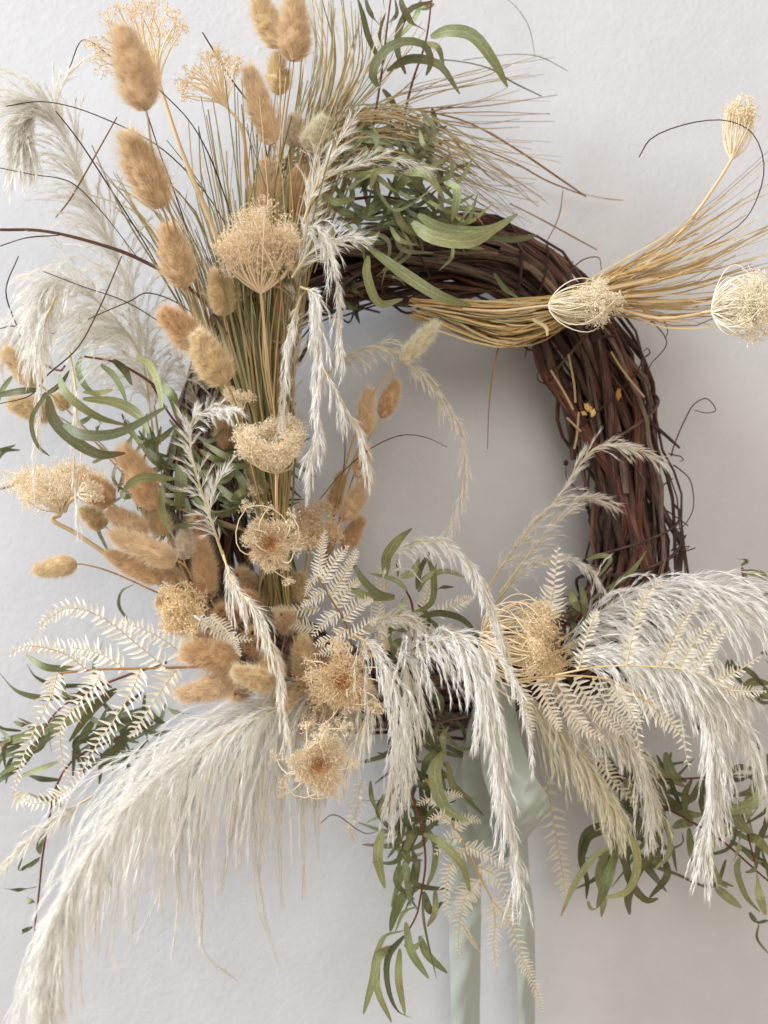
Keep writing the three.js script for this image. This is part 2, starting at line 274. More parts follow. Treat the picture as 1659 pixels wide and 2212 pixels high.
const bt = [
  [315, 238, 262, 52, 92, .33, .345, 'tan', sh(330, 330, .31), 'large tan bunny tail held up in front of the golden lace umbel'],
  [350, 448, 268, 282, 94, .25, .27, 'tan', sh(370, 520, .23), 'plump tan bunny tail leaning between bare wall and green grass blades'],
  [400, 622, 356, 482, 80, .21, .225, 'tan', sh(420, 690, .19), 'tan bunny tail against the left edge of the upright grass sheaf'],
  [484, 682, 474, 578, 62, .18, .19, 'gold', sh(500, 760, .16), 'pale gold oval bunny tail in front of the upright grass sheaf'],
  [432, 752, 348, 664, 74, .2, .215, 'brown', sh(470, 810, .17), 'brown bunny tail with dark tip tucked behind a plump gold one'],
  [488, 828, 412, 722, 86, .23, .245, 'gold', sh(515, 890, .19), 'plump golden bunny tail overlapping a browner one at the sheaf'],
  [600, 104, 556, -16, 64, .15, .16, 'gold', sh(605, 250, .15), 'tall gold bunny tail paired with a wider one above the sheaf'],
  [634, 132, 642, -14, 78, .17, .18, 'tan', sh(612, 300, .15), 'tallest wide tan bunny tail above the grass sheaf'],
  [604, 204, 598, 112, 56, .13, .135, 'gold', sh(606, 330, .13), 'short gold bunny tail under the two tallest ones'],
  [588, 312, 532, 144, 62, .17, .18, 'tan', sh(600, 420, .16), 'long slim tan bunny tail beside the open straw umbel'],
  [634, 318, 640, 242, 52, .15, .155, 'grey', sh(620, 430, .14), 'small greyish cream bunny tail beside a white one'],
  [658, 322, 706, 254, 50, .17, .18, 'cream', sh(630, 440, .15), 'small creamy white bunny tail leaning away from the sheaf'],
  [576, 468, 570, 346, 60, .155, .16, 'tan', sh(585, 560, .14), 'tan bunny tail rising behind the largest lace nest'],
  [636, 458, 648, 356, 54, .145, .15, 'brown', sh(615, 560, .13), 'brown bunny tail between lace nest and white plume'],
  [88, 832, 2, 758, 58, .13, .14, 'gold', [160, 900, .12, 300, 1050, .1, ...SHEAF], 'gold bunny tail behind hanging white strands at the dark eucalyptus leaf'],
  [116, 896, 16, 866, 58, .11, .12, 'gold', [200, 950, .11, 350, 1080, .1, ...SHEAF], 'gold bunny tail lying below the dark eucalyptus leaf'],
  [144, 884, 122, 848, 36, .09, .09, 'gold', [200, 940, .09, 350, 1080, .09, ...SHEAF], 'small half hidden gold bunny tail behind eucalyptus loops'],
  [166, 1219, 70, 1232, 52, .15, .155, 'gold', [230, 1232, .14, 345, 1282, .12, ...LOW], 'lone gold bunny tail on a thin bare stem before the wall'],
  [338, 1098, 262, 962, 72, .18, .19, 'brown', [370, 1180, .15, ...LOW], 'upright brown bunny tail at the top of the lower cluster'],
  [243, 1088, 172, 1028, 68, .17, .18, 'brown', [330, 1180, .13, ...LOW], 'greyish brown bunny tail behind a curled lace umbellet'],
  [228, 1138, 176, 1092, 52, .12, .125, 'gold', [300, 1200, .11, ...LOW], 'small gold bunny tail underneath the curled lace umbellet'],
  [318, 1158, 232, 1102, 60, .17, .175, 'tan', [380, 1230, .14, ...LOW], 'tan bunny tail lying just above the longest one in the lower cluster'],
  [362, 1154, 312, 1090, 54, .155, .16, 'gold', [395, 1230, .13, ...LOW], 'gold bunny tail behind a hanging eucalyptus leaf in the lower cluster'],
  [382, 1212, 236, 1158, 64, .195, .2, 'tan', [420, 1260, .15, ...LOW], 'longest tan bunny tail lying across the lower cluster'],
  [352, 1252, 230, 1196, 54, .165, .17, 'brown', [400, 1280, .14, ...LOW], 'brown bunny tail lying just under the longest one beside the thick bent stem'],
  [398, 1208, 400, 1138, 46, .165, .17, 'grey', [420, 1260, .14, ...LOW], 'round greyish bunny tail below a hanging eucalyptus leaf'],
  [446, 1282, 438, 1158, 56, .145, .15, 'brown', [450, 1330, .12, 470, 1380, .1], 'upright brown bunny tail beside the round greyish one'],
  [396, 1264, 348, 1222, 42, .145, .15, 'tan', [420, 1290, .12, ...LOW], 'small tan bunny tail behind the thick bent lace stem'],
  [378, 1312, 336, 1294, 46, .16, .165, 'tan', [410, 1330, .13, 460, 1360, .1], 'small tan bunny tail peeking out behind the curled lace flower'],
  [516, 1428, 392, 1398, 80, .19, .2, 'brown', [560, 1440, .15, ...MID], 'thick brown bunny tail above the drooping cream plume'],
  [594, 1478, 498, 1454, 58, .21, .22, 'gold', [630, 1480, .16, 650, 1450, .1], 'short pale bunny tail pointing out between two brown ones'],
  [508, 1472, 384, 1510, 62, .19, .2, 'tan', [560, 1460, .15, ...MID], 'tan bunny tail resting on the base of the drooping cream plume'],
  [455, 1292, 440, 1240, 42, .13, .135, 'tan', [470, 1330, .11, 480, 1380, .1], 'small tan bunny tail at the foot of the upright brown one'],
  [650, 1302, 644, 1236, 48, .12, .125, 'gold', [652, 1360, .1, 655, 1420, .09], 'gold bunny tail half behind the small bleached fern'],
  [655, 1468, 655, 1370, 56, .14, .15, 'gold', [650, 1500, .11, 640, 1530, .09], 'gold bunny tail beneath the small bleached fern'],
  [602, 1420, 556, 1482, 60, .17, .18, 'gold', [610, 1400, .13, 615, 1380, .1], 'gold bunny tail hanging beside the white drooping strand'],
  [868, 782, 946, 694, 44, .14, .145, 'cream', [820, 830, .14, 760, 960, .13, ...HOLE], 'pale bunny tail standing free inside the ring opening'],
  [786, 942, 794, 838, 46, .13, .135, 'tan', [760, 1000, .12, 720, 1120, .1, ...HOLE], 'tan bunny tail inside the ring beside a rounder one'],
  [824, 902, 858, 820, 44, .11, .115, 'brown', [790, 960, .11, 740, 1100, .1, ...HOLE], 'rounder brown bunny tail leaning inside the ring opening'],
  [774, 1032, 788, 958, 42, .12, .125, 'tan', [750, 1090, .11, 720, 1160, .1, ...HOLE], 'small tan bunny tail midway down the group inside the ring'],
  [742, 1124, 800, 1028, 48, .125, .13, 'tan', [725, 1170, .11, ...HOLE], 'tan bunny tail leaning outward over the beige lace nest'],
  [714, 1112, 742, 1018, 38, .1, .105, 'brown', [708, 1170, .09, ...HOLE], 'narrow brown bunny tail close to the grass sheaf inside the ring'],
  [742, 1186, 784, 1118, 44, .095, .1, 'brown', [722, 1210, .09, ...HOLE], 'brown bunny tail above the tips of the small fern'],
  [590, 1440, 578, 1462, 62, .13, .2, 'brown', [600, 1430, .11, 610, 1420, .1], 'brown bunny tail pointing outward beside the white drooping strand'],
  [560, 1400, 540, 1372, 60, .12, .18, 'brown', [570, 1410, .11, 590, 1410, .1], 'brown bunny tail above the short pale one pointing out'],
  [620, 1500, 606, 1520, 58, .13, .19, 'gold', [630, 1490, .11, 640, 1470, .1], 'gold bunny tail at the root of the cream plume curtain'],
  [500, 1340, 476, 1318, 56, .11, .17, 'brown', [510, 1350, .1, 520, 1360, .09], 'brown bunny tail behind the curled fern piece'],
  [470, 1400, 430, 1372, 58, .12, .17, 'tan', [490, 1405, .11, 510, 1400, .09], 'tan bunny tail behind the thick brown one above the plume'],
  [530, 1470, 500, 1498, 58, .12, .17, 'brown', [545, 1460, .11, 560, 1450, .09], 'brown bunny tail tucked behind the tan one on the plume base'],
  [690, 1440, 700, 1410, 46, .11, .15, 'tan', [690, 1450, .1, 690, 1470, .09], 'small tan bunny tail between fern and shaded lace flower'],
  [420, 1180, 424, 1110, 52, .1, .13, 'brown', [430, 1230, .1, 450, 1300, .09], 'brown bunny tail under the short horizontal eucalyptus leaf'],
  [548, 1318, 520, 1296, 58, .12, .17, 'brown', [560, 1330, .11, 580, 1340, .1], 'brown bunny tail under the stem of the brush tipped plume'],
  [628, 1352, 612, 1326, 52, .12, .16, 'tan', [632, 1370, .11, 640, 1400, .1], 'tan bunny tail at the foot of the sheaf by the fern'],
  [540, 1262, 512, 1238, 52, .11, .15, 'tan', [555, 1280, .1, 575, 1310, .09], 'tan bunny tail below the front facing lace flower at the sheaf'],
  [640, 1560, 652, 1585, 56, .12, .16, 'gold', [640, 1540, .11, 640, 1510, .1], 'gold bunny tail behind the lace flower in front of the plume'],
  [492, 972, 484, 860, 56, .115, .12, 'brown', [520, 1060, .11, 560, 1160, .1], 'dark brown bunny tail in shade behind the white brush plume'],
];
for (const [bx, by, tx, ty, w, zb, zt, tone, st, label] of bt) {
  const low = bx < 600;
  bunnyTail(bx, by, tx, ty, w, zb, zt, tone, st, label || (low ? 'brown bunny tail packed inside the dense lower cluster' : 'brown bunny tail in the bunch at the inner edge of the ring'), label ? 'bunny tails around the wreath' : low ? 'bunny tails packed in the lower cluster' : 'bunny tails at the inner edge of the ring');
}

// ---------------------------------------------------------------- upright sheaf and arching grasses
const STRAW = [srgb(220, 208, 164), srgb(196, 194, 150), srgb(234, 212, 166), srgb(222, 192, 138), srgb(174, 176, 136), srgb(240, 224, 186)];
function grassBlade(parent, pts, w, col, twist = rr(-0.9, 0.9), thin = 0.42) {
  const b = new MB(); b.col = col; const tw = rr(-1.2, 1.2);
  b.blade(pts, (t) => w * (t < 0.06 ? lerp(0.6, 1, t / 0.06) : 1 - (1 - thin) * Math.pow((t - 0.06) / 0.94, 1.6)), (t) => v3(Math.sin(twist + tw * t), 0.15, Math.cos(twist + tw * t)), 14, 0.25);
  b.build('blade', M.straw, parent);
}
{
  const g = thing('upright_grass_sheaf', 'upright sheaf of green and straw grass blades fanning above the lace flowers', 'grass sheaf');
  for (let i = 0; i < 290; i++) {
    const k = rnd(), x0 = 604 + gauss() * 34, z0 = .085 + rnd() * .045, fan = i < 120 ? rr(-1, 0.1) : i < 200 ? rr(-0.55, 0.45) : rr(0, 0.5);
    const x1 = 590 + fan * 52 + gauss() * 16, x2 = 570 + fan * 135 + gauss() * 20, x3 = 555 + fan * 265 + gauss() * 28, x4 = 545 + fan * 420 + gauss() * 45;
    const dz = z0 + rr(0, .05), top = rr(0.62, 1.0) * (i < 120 ? 0.94 : 1), full = [[x0, 1330 + gauss() * 20, z0], [x1, 1010, dz], [x2, 740, dz + .01], [x3, 470, dz + rr(-.02, .05)], [x4, fan < -0.4 ? rr(230, 400) : rr(60, 260), dz + rr(-.03, .07)]];
    const cu = curveOf(full.map((p) => at(...p))), pts = []; for (let q = 0; q <= 6; q++) pts.push(cu.getPoint(q / 6 * top));
    grassBlade(g, pts, rr(0.0013, 0.0026), vary(pick([srgb(194, 188, 138), srgb(170, 168, 120), srgb(222, 200, 148), srgb(206, 174, 120), srgb(152, 154, 112)]), 0.14));
  }
  rebase(g, at(604, 1330, .1));
}
{
  const g = thing('arching_grass_bunch', 'bunch of straw grass arching from the sheaf over the ring towards the wall', 'grass bunch');
  for (let i = 0; i < 125; i++) {
    const h = rnd(), x0 = 560 + rr(-50, 120), e = rr(0.35, 1), lift = rr(-70, 70);
    const full = [[x0, 560 + gauss() * 40, .1], [x0 + 60 + rr(-20, 40), 400 + gauss() * 30, .11], [780 + gauss() * 40, 300 + lift, .1 + rr(-.02, .04)], [930 + gauss() * 30, 310 + lift * 0.9 + h * 30, .09 + rr(-.02, .04)], [1060 + gauss() * 30, 400 + lift * 0.8 + gauss() * 30, .07 + rr(-.03, .03)], [1190 + gauss() * 40, 480 + lift * 1.2 + gauss() * 40, .045 + rr(-.03, .03)]];
    const cu = curveOf(full.map((p) => at(...p))), pts = []; for (let q = 0; q <= 7; q++) pts.push(cu.getPoint(q / 7 * e));
    grassBlade(g, pts, rr(0.001, 0.002), vary(pick([STRAW[0], STRAW[1], STRAW[3], STRAW[2], srgb(196, 158, 106)]), 0.14));
  }
  for (let i = 0; i < 26; i++) {                                           // loose ends that reach out to the wall
    const y = rr(80, 420), pts = [at(700 + gauss() * 40, 330 + gauss() * 30, .1), at(880 + gauss() * 40, lerp(260, y, .35) + gauss() * 15, .09), at(1030 + gauss() * 30, lerp(270, y, .75), .06), at(rr(1080, 1250), y + rr(-20, 30), rr(.015, .05))];
    grassBlade(g, pts, rr(0.0009, 0.0016), vary(pick([STRAW[0], STRAW[5], STRAW[2], srgb(190, 150, 104)]), 0.14));
  }
  rebase(g, at(600, 560, .1));
}
{
  const g = thing('tall_grass_fan', 'pale straight grass blades fanning up behind the bunny tails', 'grass fan');
  for (let i = 0; i < 66; i++) {
    const a = rnd(), x0 = 640 + gauss() * 40, pts = [at(x0, 470 + gauss() * 20, .09 + rr(0, .02)), at(x0 + lerp(10, 80, a) + gauss() * 8, 300, .09 + rr(0, .03)), at(x0 + lerp(20, 210, a) + gauss() * 14, lerp(120, 170, a) + gauss() * 20, .09 + rr(-.02, .04)), at(x0 + lerp(30, 330, a * a) + gauss() * 20, lerp(-30, 60, a) + gauss() * 30, .09 + rr(-.03, .05))];
    grassBlade(g, pts, rr(0.0011, 0.0024), vary(pick([STRAW[0], STRAW[2], STRAW[3], STRAW[5], srgb(198, 200, 158)]), 0.13));
  }
  rebase(g, at(640, 470, .09));
}
{
  const g = thing('straw_grass_bundle', 'golden straw grass bundle lying across the ring and fanning out sideways', 'grass bundle');
  for (let i = 0; i < 215; i++) {
    const v = rr(-1, 1), x0 = rr(880, 1060), dip = v * 44, a = Math.pow(rnd(), 1.1), fanY = lerp(700, 330, a) + gauss() * 18, short = i < 70, e = short ? rr(0.28, 0.42) : rr(0.45, 1);
    const full = [[x0, 668 + dip * 0.4 + gauss() * 8, .1 + rr(-.01, .012)], [1080 + gauss() * 16, 700 + dip + gauss() * 8, .112 + rr(-.014, .018)], [1190, 682 + dip * 0.85 + gauss() * 8, .122 + rr(-.014, .016)], [1290, lerp(670, 605, a) + v * 18, .125 + rr(-.015, .015)], [1450, lerp(690, 500, a) + gauss() * 18, .12 + rr(-.03, .04)], [1590 + gauss() * 30, fanY + lerp(-6, 60, a) + gauss() * 12, .11 + rr(-.05, .06)], [1720, fanY - lerp(8, 70, a) + gauss() * 20, .11 + rr(-.06, .07)]];
    const cu = curveOf(full.map((p) => at(...p))), pts = []; for (let q = 0; q <= 8; q++) pts.push(cu.getPoint(q / 8 * e));
    grassBlade(g, pts, rr(0.0012, 0.0025), vary(pick(short ? [srgb(222, 204, 158), srgb(206, 190, 142), srgb(232, 212, 168)] : [srgb(236, 202, 140), srgb(228, 188, 120), srgb(242, 218, 170), srgb(220, 176, 108), srgb(236, 206, 150)]), 0.12));
  }
  for (const f of [[1250, 640, 1330, 620, 1423, 600], [1150, 690, 1180, 708, 1184, 725]]) grassBlade(g, path2(f, .14, .145), 0.0034, srgb(232, 206, 158), 0, 0.8);
  rebase(g, at(950, 670, .1));
}
const BR = srgb(104, 66, 48), DK = srgb(84, 62, 50), GS = srgb(120, 112, 76), GO = srgb(176, 128, 66);
const strands = [
  [BR, .0032, .2, .17, 'long thick brown grass blade crossing the white plume', 0, 497, 90, 500, 200, 525, 300, 560, 430, 640, 520, 760],
  [DK, .0012, .2, .2, '', 0, 532, 60, 514, 130, 508], [DK, .0012, .22, .15, '', 13, 230, 83, 220, 150, 230, 233, 260, 333, 310, 400, 367, 467, 450, 540, 600],
  [DK, .001, .2, .2, '', 150, 147, 180, 87, 240, 123, 300, 170], [DK, .0013, .2, .15, '', 120, 240, 167, 300, 233, 400, 317, 533, 420, 720],
  [DK, .0012, .24, .16, '', 317, 243, 347, 337, 383, 433, 450, 640], [DK, .0013, .25, .17, '', 340, 190, 407, 260, 450, 333, 483, 417, 540, 600],
  [BR, .0017, .15, .13, '', 437, 70, 500, 173, 553, 250, 590, 400], [DK, .001, .2, .18, '', 0, 363, 67, 377, 150, 393, 207, 443, 300, 560],
  [GO, .0014, .17, .17, '', 253, 253, 193, 360, 150, 433, 120, 470], [BR, .0012, .21, .2, '', 263, 553, 213, 670, 167, 753, 100, 813, 67, 853, 0, 872],
  [DK, .0011, .18, .17, '', 40, 553, 13, 630, 37, 706, 48, 740], [DK, .001, .2, .17, '', 93, 586, 180, 620, 267, 650, 353, 703, 430, 780],
  [DK, .0011, .19, .17, '', 190, 690, 240, 668, 283, 650, 317, 633, 407, 670, 470, 760], [DK, .001, .18, .18, '', 0, 710, 27, 705, 117, 721],
  [BR, .0013, .16, .12, '', 1380, 340, 1406, 300, 1490, 267, 1573, 262, 1626, 290, 1650, 360, 1633, 433, 1600, 483, 1450, 570],
  [GS, .0008, .03, .02, '', 1080, -10, 1106, 7, 1140, 53, 1156, 120], [GS, .0009, .04, .02, '', 1000, 130, 1106, 118, 1166, 123, 1226, 153],
  [GS, .0017, .07, .05, '', 900, 130, 980, 132, 1060, 150, 1106, 177, 1170, 208], [GO, .0024, .07, .02, '', 860, 230, 1000, 262, 1106, 318, 1200, 380, 1266, 425],
  [GO, .0018, .07, .02, '', 900, 300, 1000, 310, 1106, 350, 1180, 390, 1262, 422], [GO, .001, .02, .015, '', 1255, 418, 1300, 428, 1346, 433],
  [GO, .0013, .11, .12, '', 1103, 646, 1085, 720, 1066, 793, 1056, 880, 1053, 970], [DK, .0009, .13, .13, '', 690, 1080, 740, 1020, 806, 966, 870, 940, 920, 945, 966, 966],
  [GO, .0017, .05, .04, '', 1100, 440, 1160, 470, 1290, 540], [GO, .0011, .05, .03, '', 1216, 410, 1206, 470, 1165, 550],
  [GS, .0011, .11, .1, '', 730, 1090, 745, 980, 740, 900, 730, 840], [DK, .0009, .08, .07, '', 690, 1780, 720, 1760, 790, 1800, 830, 1790], [GO, .0012, .15, .15, '', 1440, 880, 1430, 870, 1300, 900].slice(0, 0),
].filter((s) => s.length);
const strandLabels = ['', 'short thin dark strand touching the end of the thick brown blade', 'dark strand arching over the tall creamy plume towards the second bunny tail', 'short kinked dark strand beside the golden lace umbel', 'long dark strand crossing the tall creamy plume diagonally', 'dark strand dropping from the largest raised bunny tail', 'dark strand bending down beside the golden umbel stem', 'brown stiff strand leaning past the open straw umbel', 'fine dark strand running low behind the tall creamy plume', 'straight golden strand tilted across the tall creamy plume', 'long brown strand falling from the plume to the gold bunny tails', 'sharply kinked dark strand hanging near the wall beside the plume', 'fine dark strand crossing the drooping plume under the thick brown blade', 'dark strand bowed over the brown bunny tail with dark tip', 'short dark strand lying level above the gold bunny tails', 'long brown strand curving in a hoop around the cone shaped umbel', 'thin grey green strand curving down the bare wall above the eucalyptus', 'thin grey green strand arching over the longest eucalyptus leaf', 'dark olive strand poking out below the longest eucalyptus leaf', 'thick golden strand pointing to the bare wall over the ring', 'second golden strand meeting the thick one at its tip', 'fine pale strand at the tip of the thick golden one', 'golden strand hanging from the straw bundle into the ring opening', 'fine dark strand bowed inside the ring opening beside bunny tails', 'golden strand pointing out just above the dark vines', 'short golden strand bent down towards the dark vines', 'green strand standing behind the bunny tails inside the ring', 'fine dark strand bent against the wall below the lace flower'];
let strandAt = 0;
for (const [c, w, z0, z1, label, ...f] of strands) {
  const b = new MB(); b.col = vary(c, 0.08); b.blade(path2(f, z0, z1), (t) => w * (0.45 + 0.55 * Math.sin(Math.PI * (0.15 + 0.8 * t))), (t) => v3(0.3, 0.5 * Math.sin(t * 5), 1), 26, 0.3);
  tag(b.build('x', M.straw), 'loose_grass_strand', label || strandLabels[strandAt], 'grass strand', 'loose grass strands'); strandAt++;
}

// ---------------------------------------------------------------- eucalyptus
const GREEN = [srgb(134, 140, 100), srgb(172, 180, 130), srgb(206, 216, 164), srgb(150, 154, 122)];
function eucalyptus(label, stems, leaves, z, spreadZ, fill) {
  const o = thing('eucalyptus_branch', label, 'eucalyptus', 'eucalyptus branches in the wreath');
  for (const [zz, ...f] of stems) { const b = new MB(); b.col = vary(srgb(112, 62, 52), 0.12); b.tube(path2(f, zz, zz + 0.02), (t) => 0.0014 * (1 - 0.45 * t), 6, 26); b.build('stem', M.twig, o); }
  const one = (w, tint, f, z0) => {
    const c = vary(GREEN[tint], 0.16), b = new MB(), n = f.length / 2, pts = [];
    const bow = rr(0.006, 0.022) * (rnd() < 0.75 ? 1 : -0.6), za = z0 + rr(-0.006, 0.006), zb = z0 + rr(-0.012, 0.014);
    for (let i = 0; i < n; i++) { const t = i / (n - 1); pts.push(at(f[2 * i], f[2 * i + 1], Math.max(0.006, lerp(za, zb, t) + bow * Math.sin(Math.PI * t)))); }
    if (n === 2) pts.splice(1, 0, pts[0].clone().lerp(pts[1], 0.5).add(v3(rr(-.003, .003), rr(-.003, .003), bow)));
    const W = mm(w * 0.98, z0), tw0 = rr(-0.55, 0.55), tw1 = tw0 + rr(-0.7, 0.7), pink = rnd() < 0.3;
    b.blade(pts, (t) => W * Math.max(0.05, Math.pow(Math.sin(Math.PI * Math.pow(lerp(0.02, 0.985, t), 0.85)), 0.56)), (t, P, T) => { const a = lerp(tw0, tw1, t), s = T.clone().cross(TOWARDS); return TOWARDS.clone().multiplyScalar(Math.cos(a)).addScaledVector(s.normalize(), Math.sin(a)); }, 14, 0.14,
      (t) => { const k = 1 + 0.09 * Math.sin(t * 9 + tw0 * 20) + 0.05 * gauss(); return pink && t > 0.92 ? [c[0] * 1.2, c[1] * 0.74, c[2] * 0.8] : [c[0] * k, c[1] * k, c[2] * k]; });
    b.build('leaf', M.leaf, o);
  };
  for (const [w, tint, ...rest] of leaves) { let z0 = z + rr(-spreadZ, spreadZ), f = rest; if (rest.length % 2) { z0 = rest[0]; f = rest.slice(1); } one(w, tint, f, z0); }
  for (const [n, x0, y0, x1, y1, zf, ang, L, pale] of fill || []) for (let i = 0; i < n; i++) {
    const x = rr(x0, x1), y = rr(y0, y1), a = ang + gauss() * 0.9, l = L * rr(0.9, 1.6), k = rr(-0.9, 0.9);
    one(rr(9, 14), pale ? pick([1, 1, 2, 3, 0]) : rnd() < 0.6 ? 0 : rnd() < 0.6 ? 3 : 1, [x, y, x + Math.cos(a) * l * 0.5, y + Math.sin(a) * l * 0.5, x + Math.cos(a + k) * l, y + Math.sin(a + k) * l], zf + rr(-.015, .015));
  }
  const p = stems[0]; rebase(o, at(p[1], p[2], p[0]));
}
eucalyptus('tall eucalyptus sprays with red stems and long arched leaves above the ring', [[.1, 791, 333, 800, 300, 820, 187, 833, 83, 846, -20], [.08, 868, 273, 890, 180, 920, 87, 934, -20]], [
  [14, 0, 826, 63, 800, 30, 788, -8], [10, 0, 830, 20, 805, -8], [15, 0, 823, 137, 796, 83, 783, 33, 771, -8], [10, 0, 826, 110, 819, 73, 833, 27], [9, 3, 840, 50, 856, 33, 853, -4],
  [25, 0, .13, 816, 187, 805, 160, 830, 113, 873, 92, 916, 100, 930, 133, 920, 163], [20, 0, .12, 836, 153, 886, 128, 946, 140, 993, 203], [16, 0, 826, 193, 846, 220, 866, 267],
  [27, 1, .12, 930, 80, 970, 67, 1020, 77, 1066, 133, 1096, 188], [18, 0, 920, 67, 886, 47, 870, 17, 866, -8], [14, 2, 910, 0, 900, 33, 860, 87], [16, 3, 876, 160, 858, 110, 863, 60, 886, 20, 935, 2], [14, 2, 918, 93, 946, 103, 960, 147], [16, 1, 905, 17, 920, 16, 938, 8],
  [12, 0, 766, 297, 745, 323, 743, 385], [12, 0, 933, 233, 940, 262, 938, 285], [14, 0, 970, 370, 1013, 357, 1043, 367], [12, 0, 915, 277, 940, 280, 966, 273], [12, 2, 920, 318, 953, 316], [12, 0, 933, 320, 933, 383],
], .1, .02, [[46, 740, 235, 930, 350, .11, 1.2, 72, 1]]);
eucalyptus('pale green eucalyptus leaves spilling over the dark vines at the ring top', [[.1, 760, 430, 830, 425, 880, 440, 896, 475]], [
  [24, 2, 753, 410, 793, 380, 836, 373, 883, 390], [12, 2, 840, 360, 870, 340, 903, 347], [14, 2, 800, 407, 816, 370, 876, 365], [22, 2, 873, 373, 920, 377, 960, 430], [22, 1, 853, 413, 886, 383, 923, 420], [22, 1, 860, 410, 880, 424, 905, 430], [20, 2, 963, 393, 986, 410, 983, 450, 976, 477], [16, 2, 693, 417, 726, 437, 766, 430], [20, 1, 710, 437, 740, 457, 793, 473], [22, 1, 790, 467, 830, 443, 873, 435],
  [28, 2, .16, 903, 463, 953, 493, 1053, 497, 1118, 462], [30, 2, .165, 891, 480, 930, 510, 1020, 520, 1093, 477], [16, 1, 873, 437, 855, 453, 873, 490, 916, 513], [10, 1, 900, 420, 946, 447, 1000, 470], [16, 1, 993, 483, 1016, 447], [12, 1, 980, 527, 1010, 532, 1046, 538], [14, 0, 1036, 510, 1106, 517, 1162, 508], [8, 2, 976, 520, 976, 555, 948, 585],
  [26, 1, .15, 796, 535, 870, 590, 950, 640, 1018, 661], [22, 1, .14, 815, 545, 863, 586, 916, 631], [20, 1, .15, 795, 553, 793, 597, 820, 656, 870, 646], [14, 1, .145, 848, 602, 876, 620], [16, 1, 770, 513, 800, 523, 820, 500], [14, 0, 1066, 590, 1090, 625, 1120, 645],
], .135, .018, [[60, 715, 345, 980, 500, .115, 0.4, 82, 1], [12, 730, 590, 765, 640, .06, 1.0, 50]]);
eucalyptus('large looping eucalyptus leaves in front of the white plume and lace flower', [[.15, 350, 850, 325, 826, 250, 783, 182, 770], [.13, 480, 1040, 420, 960, 370, 900, 325, 826], [.13, 75, 780, 130, 800, 140, 790]], [
  [14, 1, 176, 770, 169, 800, 189, 839, 215, 857], [20, 1, 218, 788, 247, 810, 267, 845, 277, 878], [18, 0, 244, 777, 270, 800, 286, 832], [25, 2, .2, 295, 767, 325, 787, 345, 832, 351, 878, 345, 907], [22, 1, .19, 351, 832, 374, 858, 384, 910],
  [22, 1, .25, 127, 809, 145, 850, 208, 897, 280, 920], [24, 1, .22, 179, 862, 254, 871, 299, 897, 322, 936], [27, 0, .24, 104, 855, 114, 904, 156, 949, 215, 982, 270, 979], [24, 0, .26, 137, 917, 182, 940, 254, 936, 361, 878], [10, 1, .21, 127, 830, 88, 868, 68, 910, 81, 962, 107, 985], [16, 0, -5, 854, 49, 845, 88, 842], [12, 1, 26, 813, 6, 842, -3, 871], [12, 0, 88, 858, 130, 829, 150, 800], [10, 0, .08, -5, 974, 34, 961], [8, 0, .08, -5, 994, 44, 972],
  [16, 1, 212, 930, 238, 910], [12, 0, 150, 917, 182, 910, 208, 891], [14, 2, 179, 848, 210, 850, 244, 842], [20, 1, .21, 378, 1034, 330, 1030, 293, 1036, 264, 1063], [14, 0, .205, 262, 1060, 270, 1072, 283, 1075], [24, 1, .2, 351, 1047, 355, 1109, 381, 1171], [27, 0, .19, 387, 1005, 391, 1047, 384, 1102], [16, 0, 309, 959, 345, 949, 378, 920], [12, 0, 273, 988, 290, 940], [18, 0, 319, 969, 345, 992, 374, 1011], [14, 1, 374, 1135, 405, 1134, 439, 1122],
  [18, 1, 433, 972, 465, 990, 498, 995], [14, 1, 439, 956, 488, 985, 540, 992], [16, 1, 465, 1001, 500, 1008, 540, 1005], [18, 1, 469, 1047, 508, 1076, 521, 1047], [18, 0, 462, 1112, 490, 1108, 518, 1093], [16, 1, 501, 1080, 540, 1060], [18, 0, 508, 1014, 527, 1053, 521, 1093], [7, 0, .06, 0, 1057, 33, 1044, 59, 1024], [12, 2, .08, 200, 1000, 230, 985, 262, 990],
], .16, .03, [[40, 260, 880, 420, 1080, .105, 0.9, 90], [46, 400, 930, 570, 1130, .115, 0.5, 85]]);
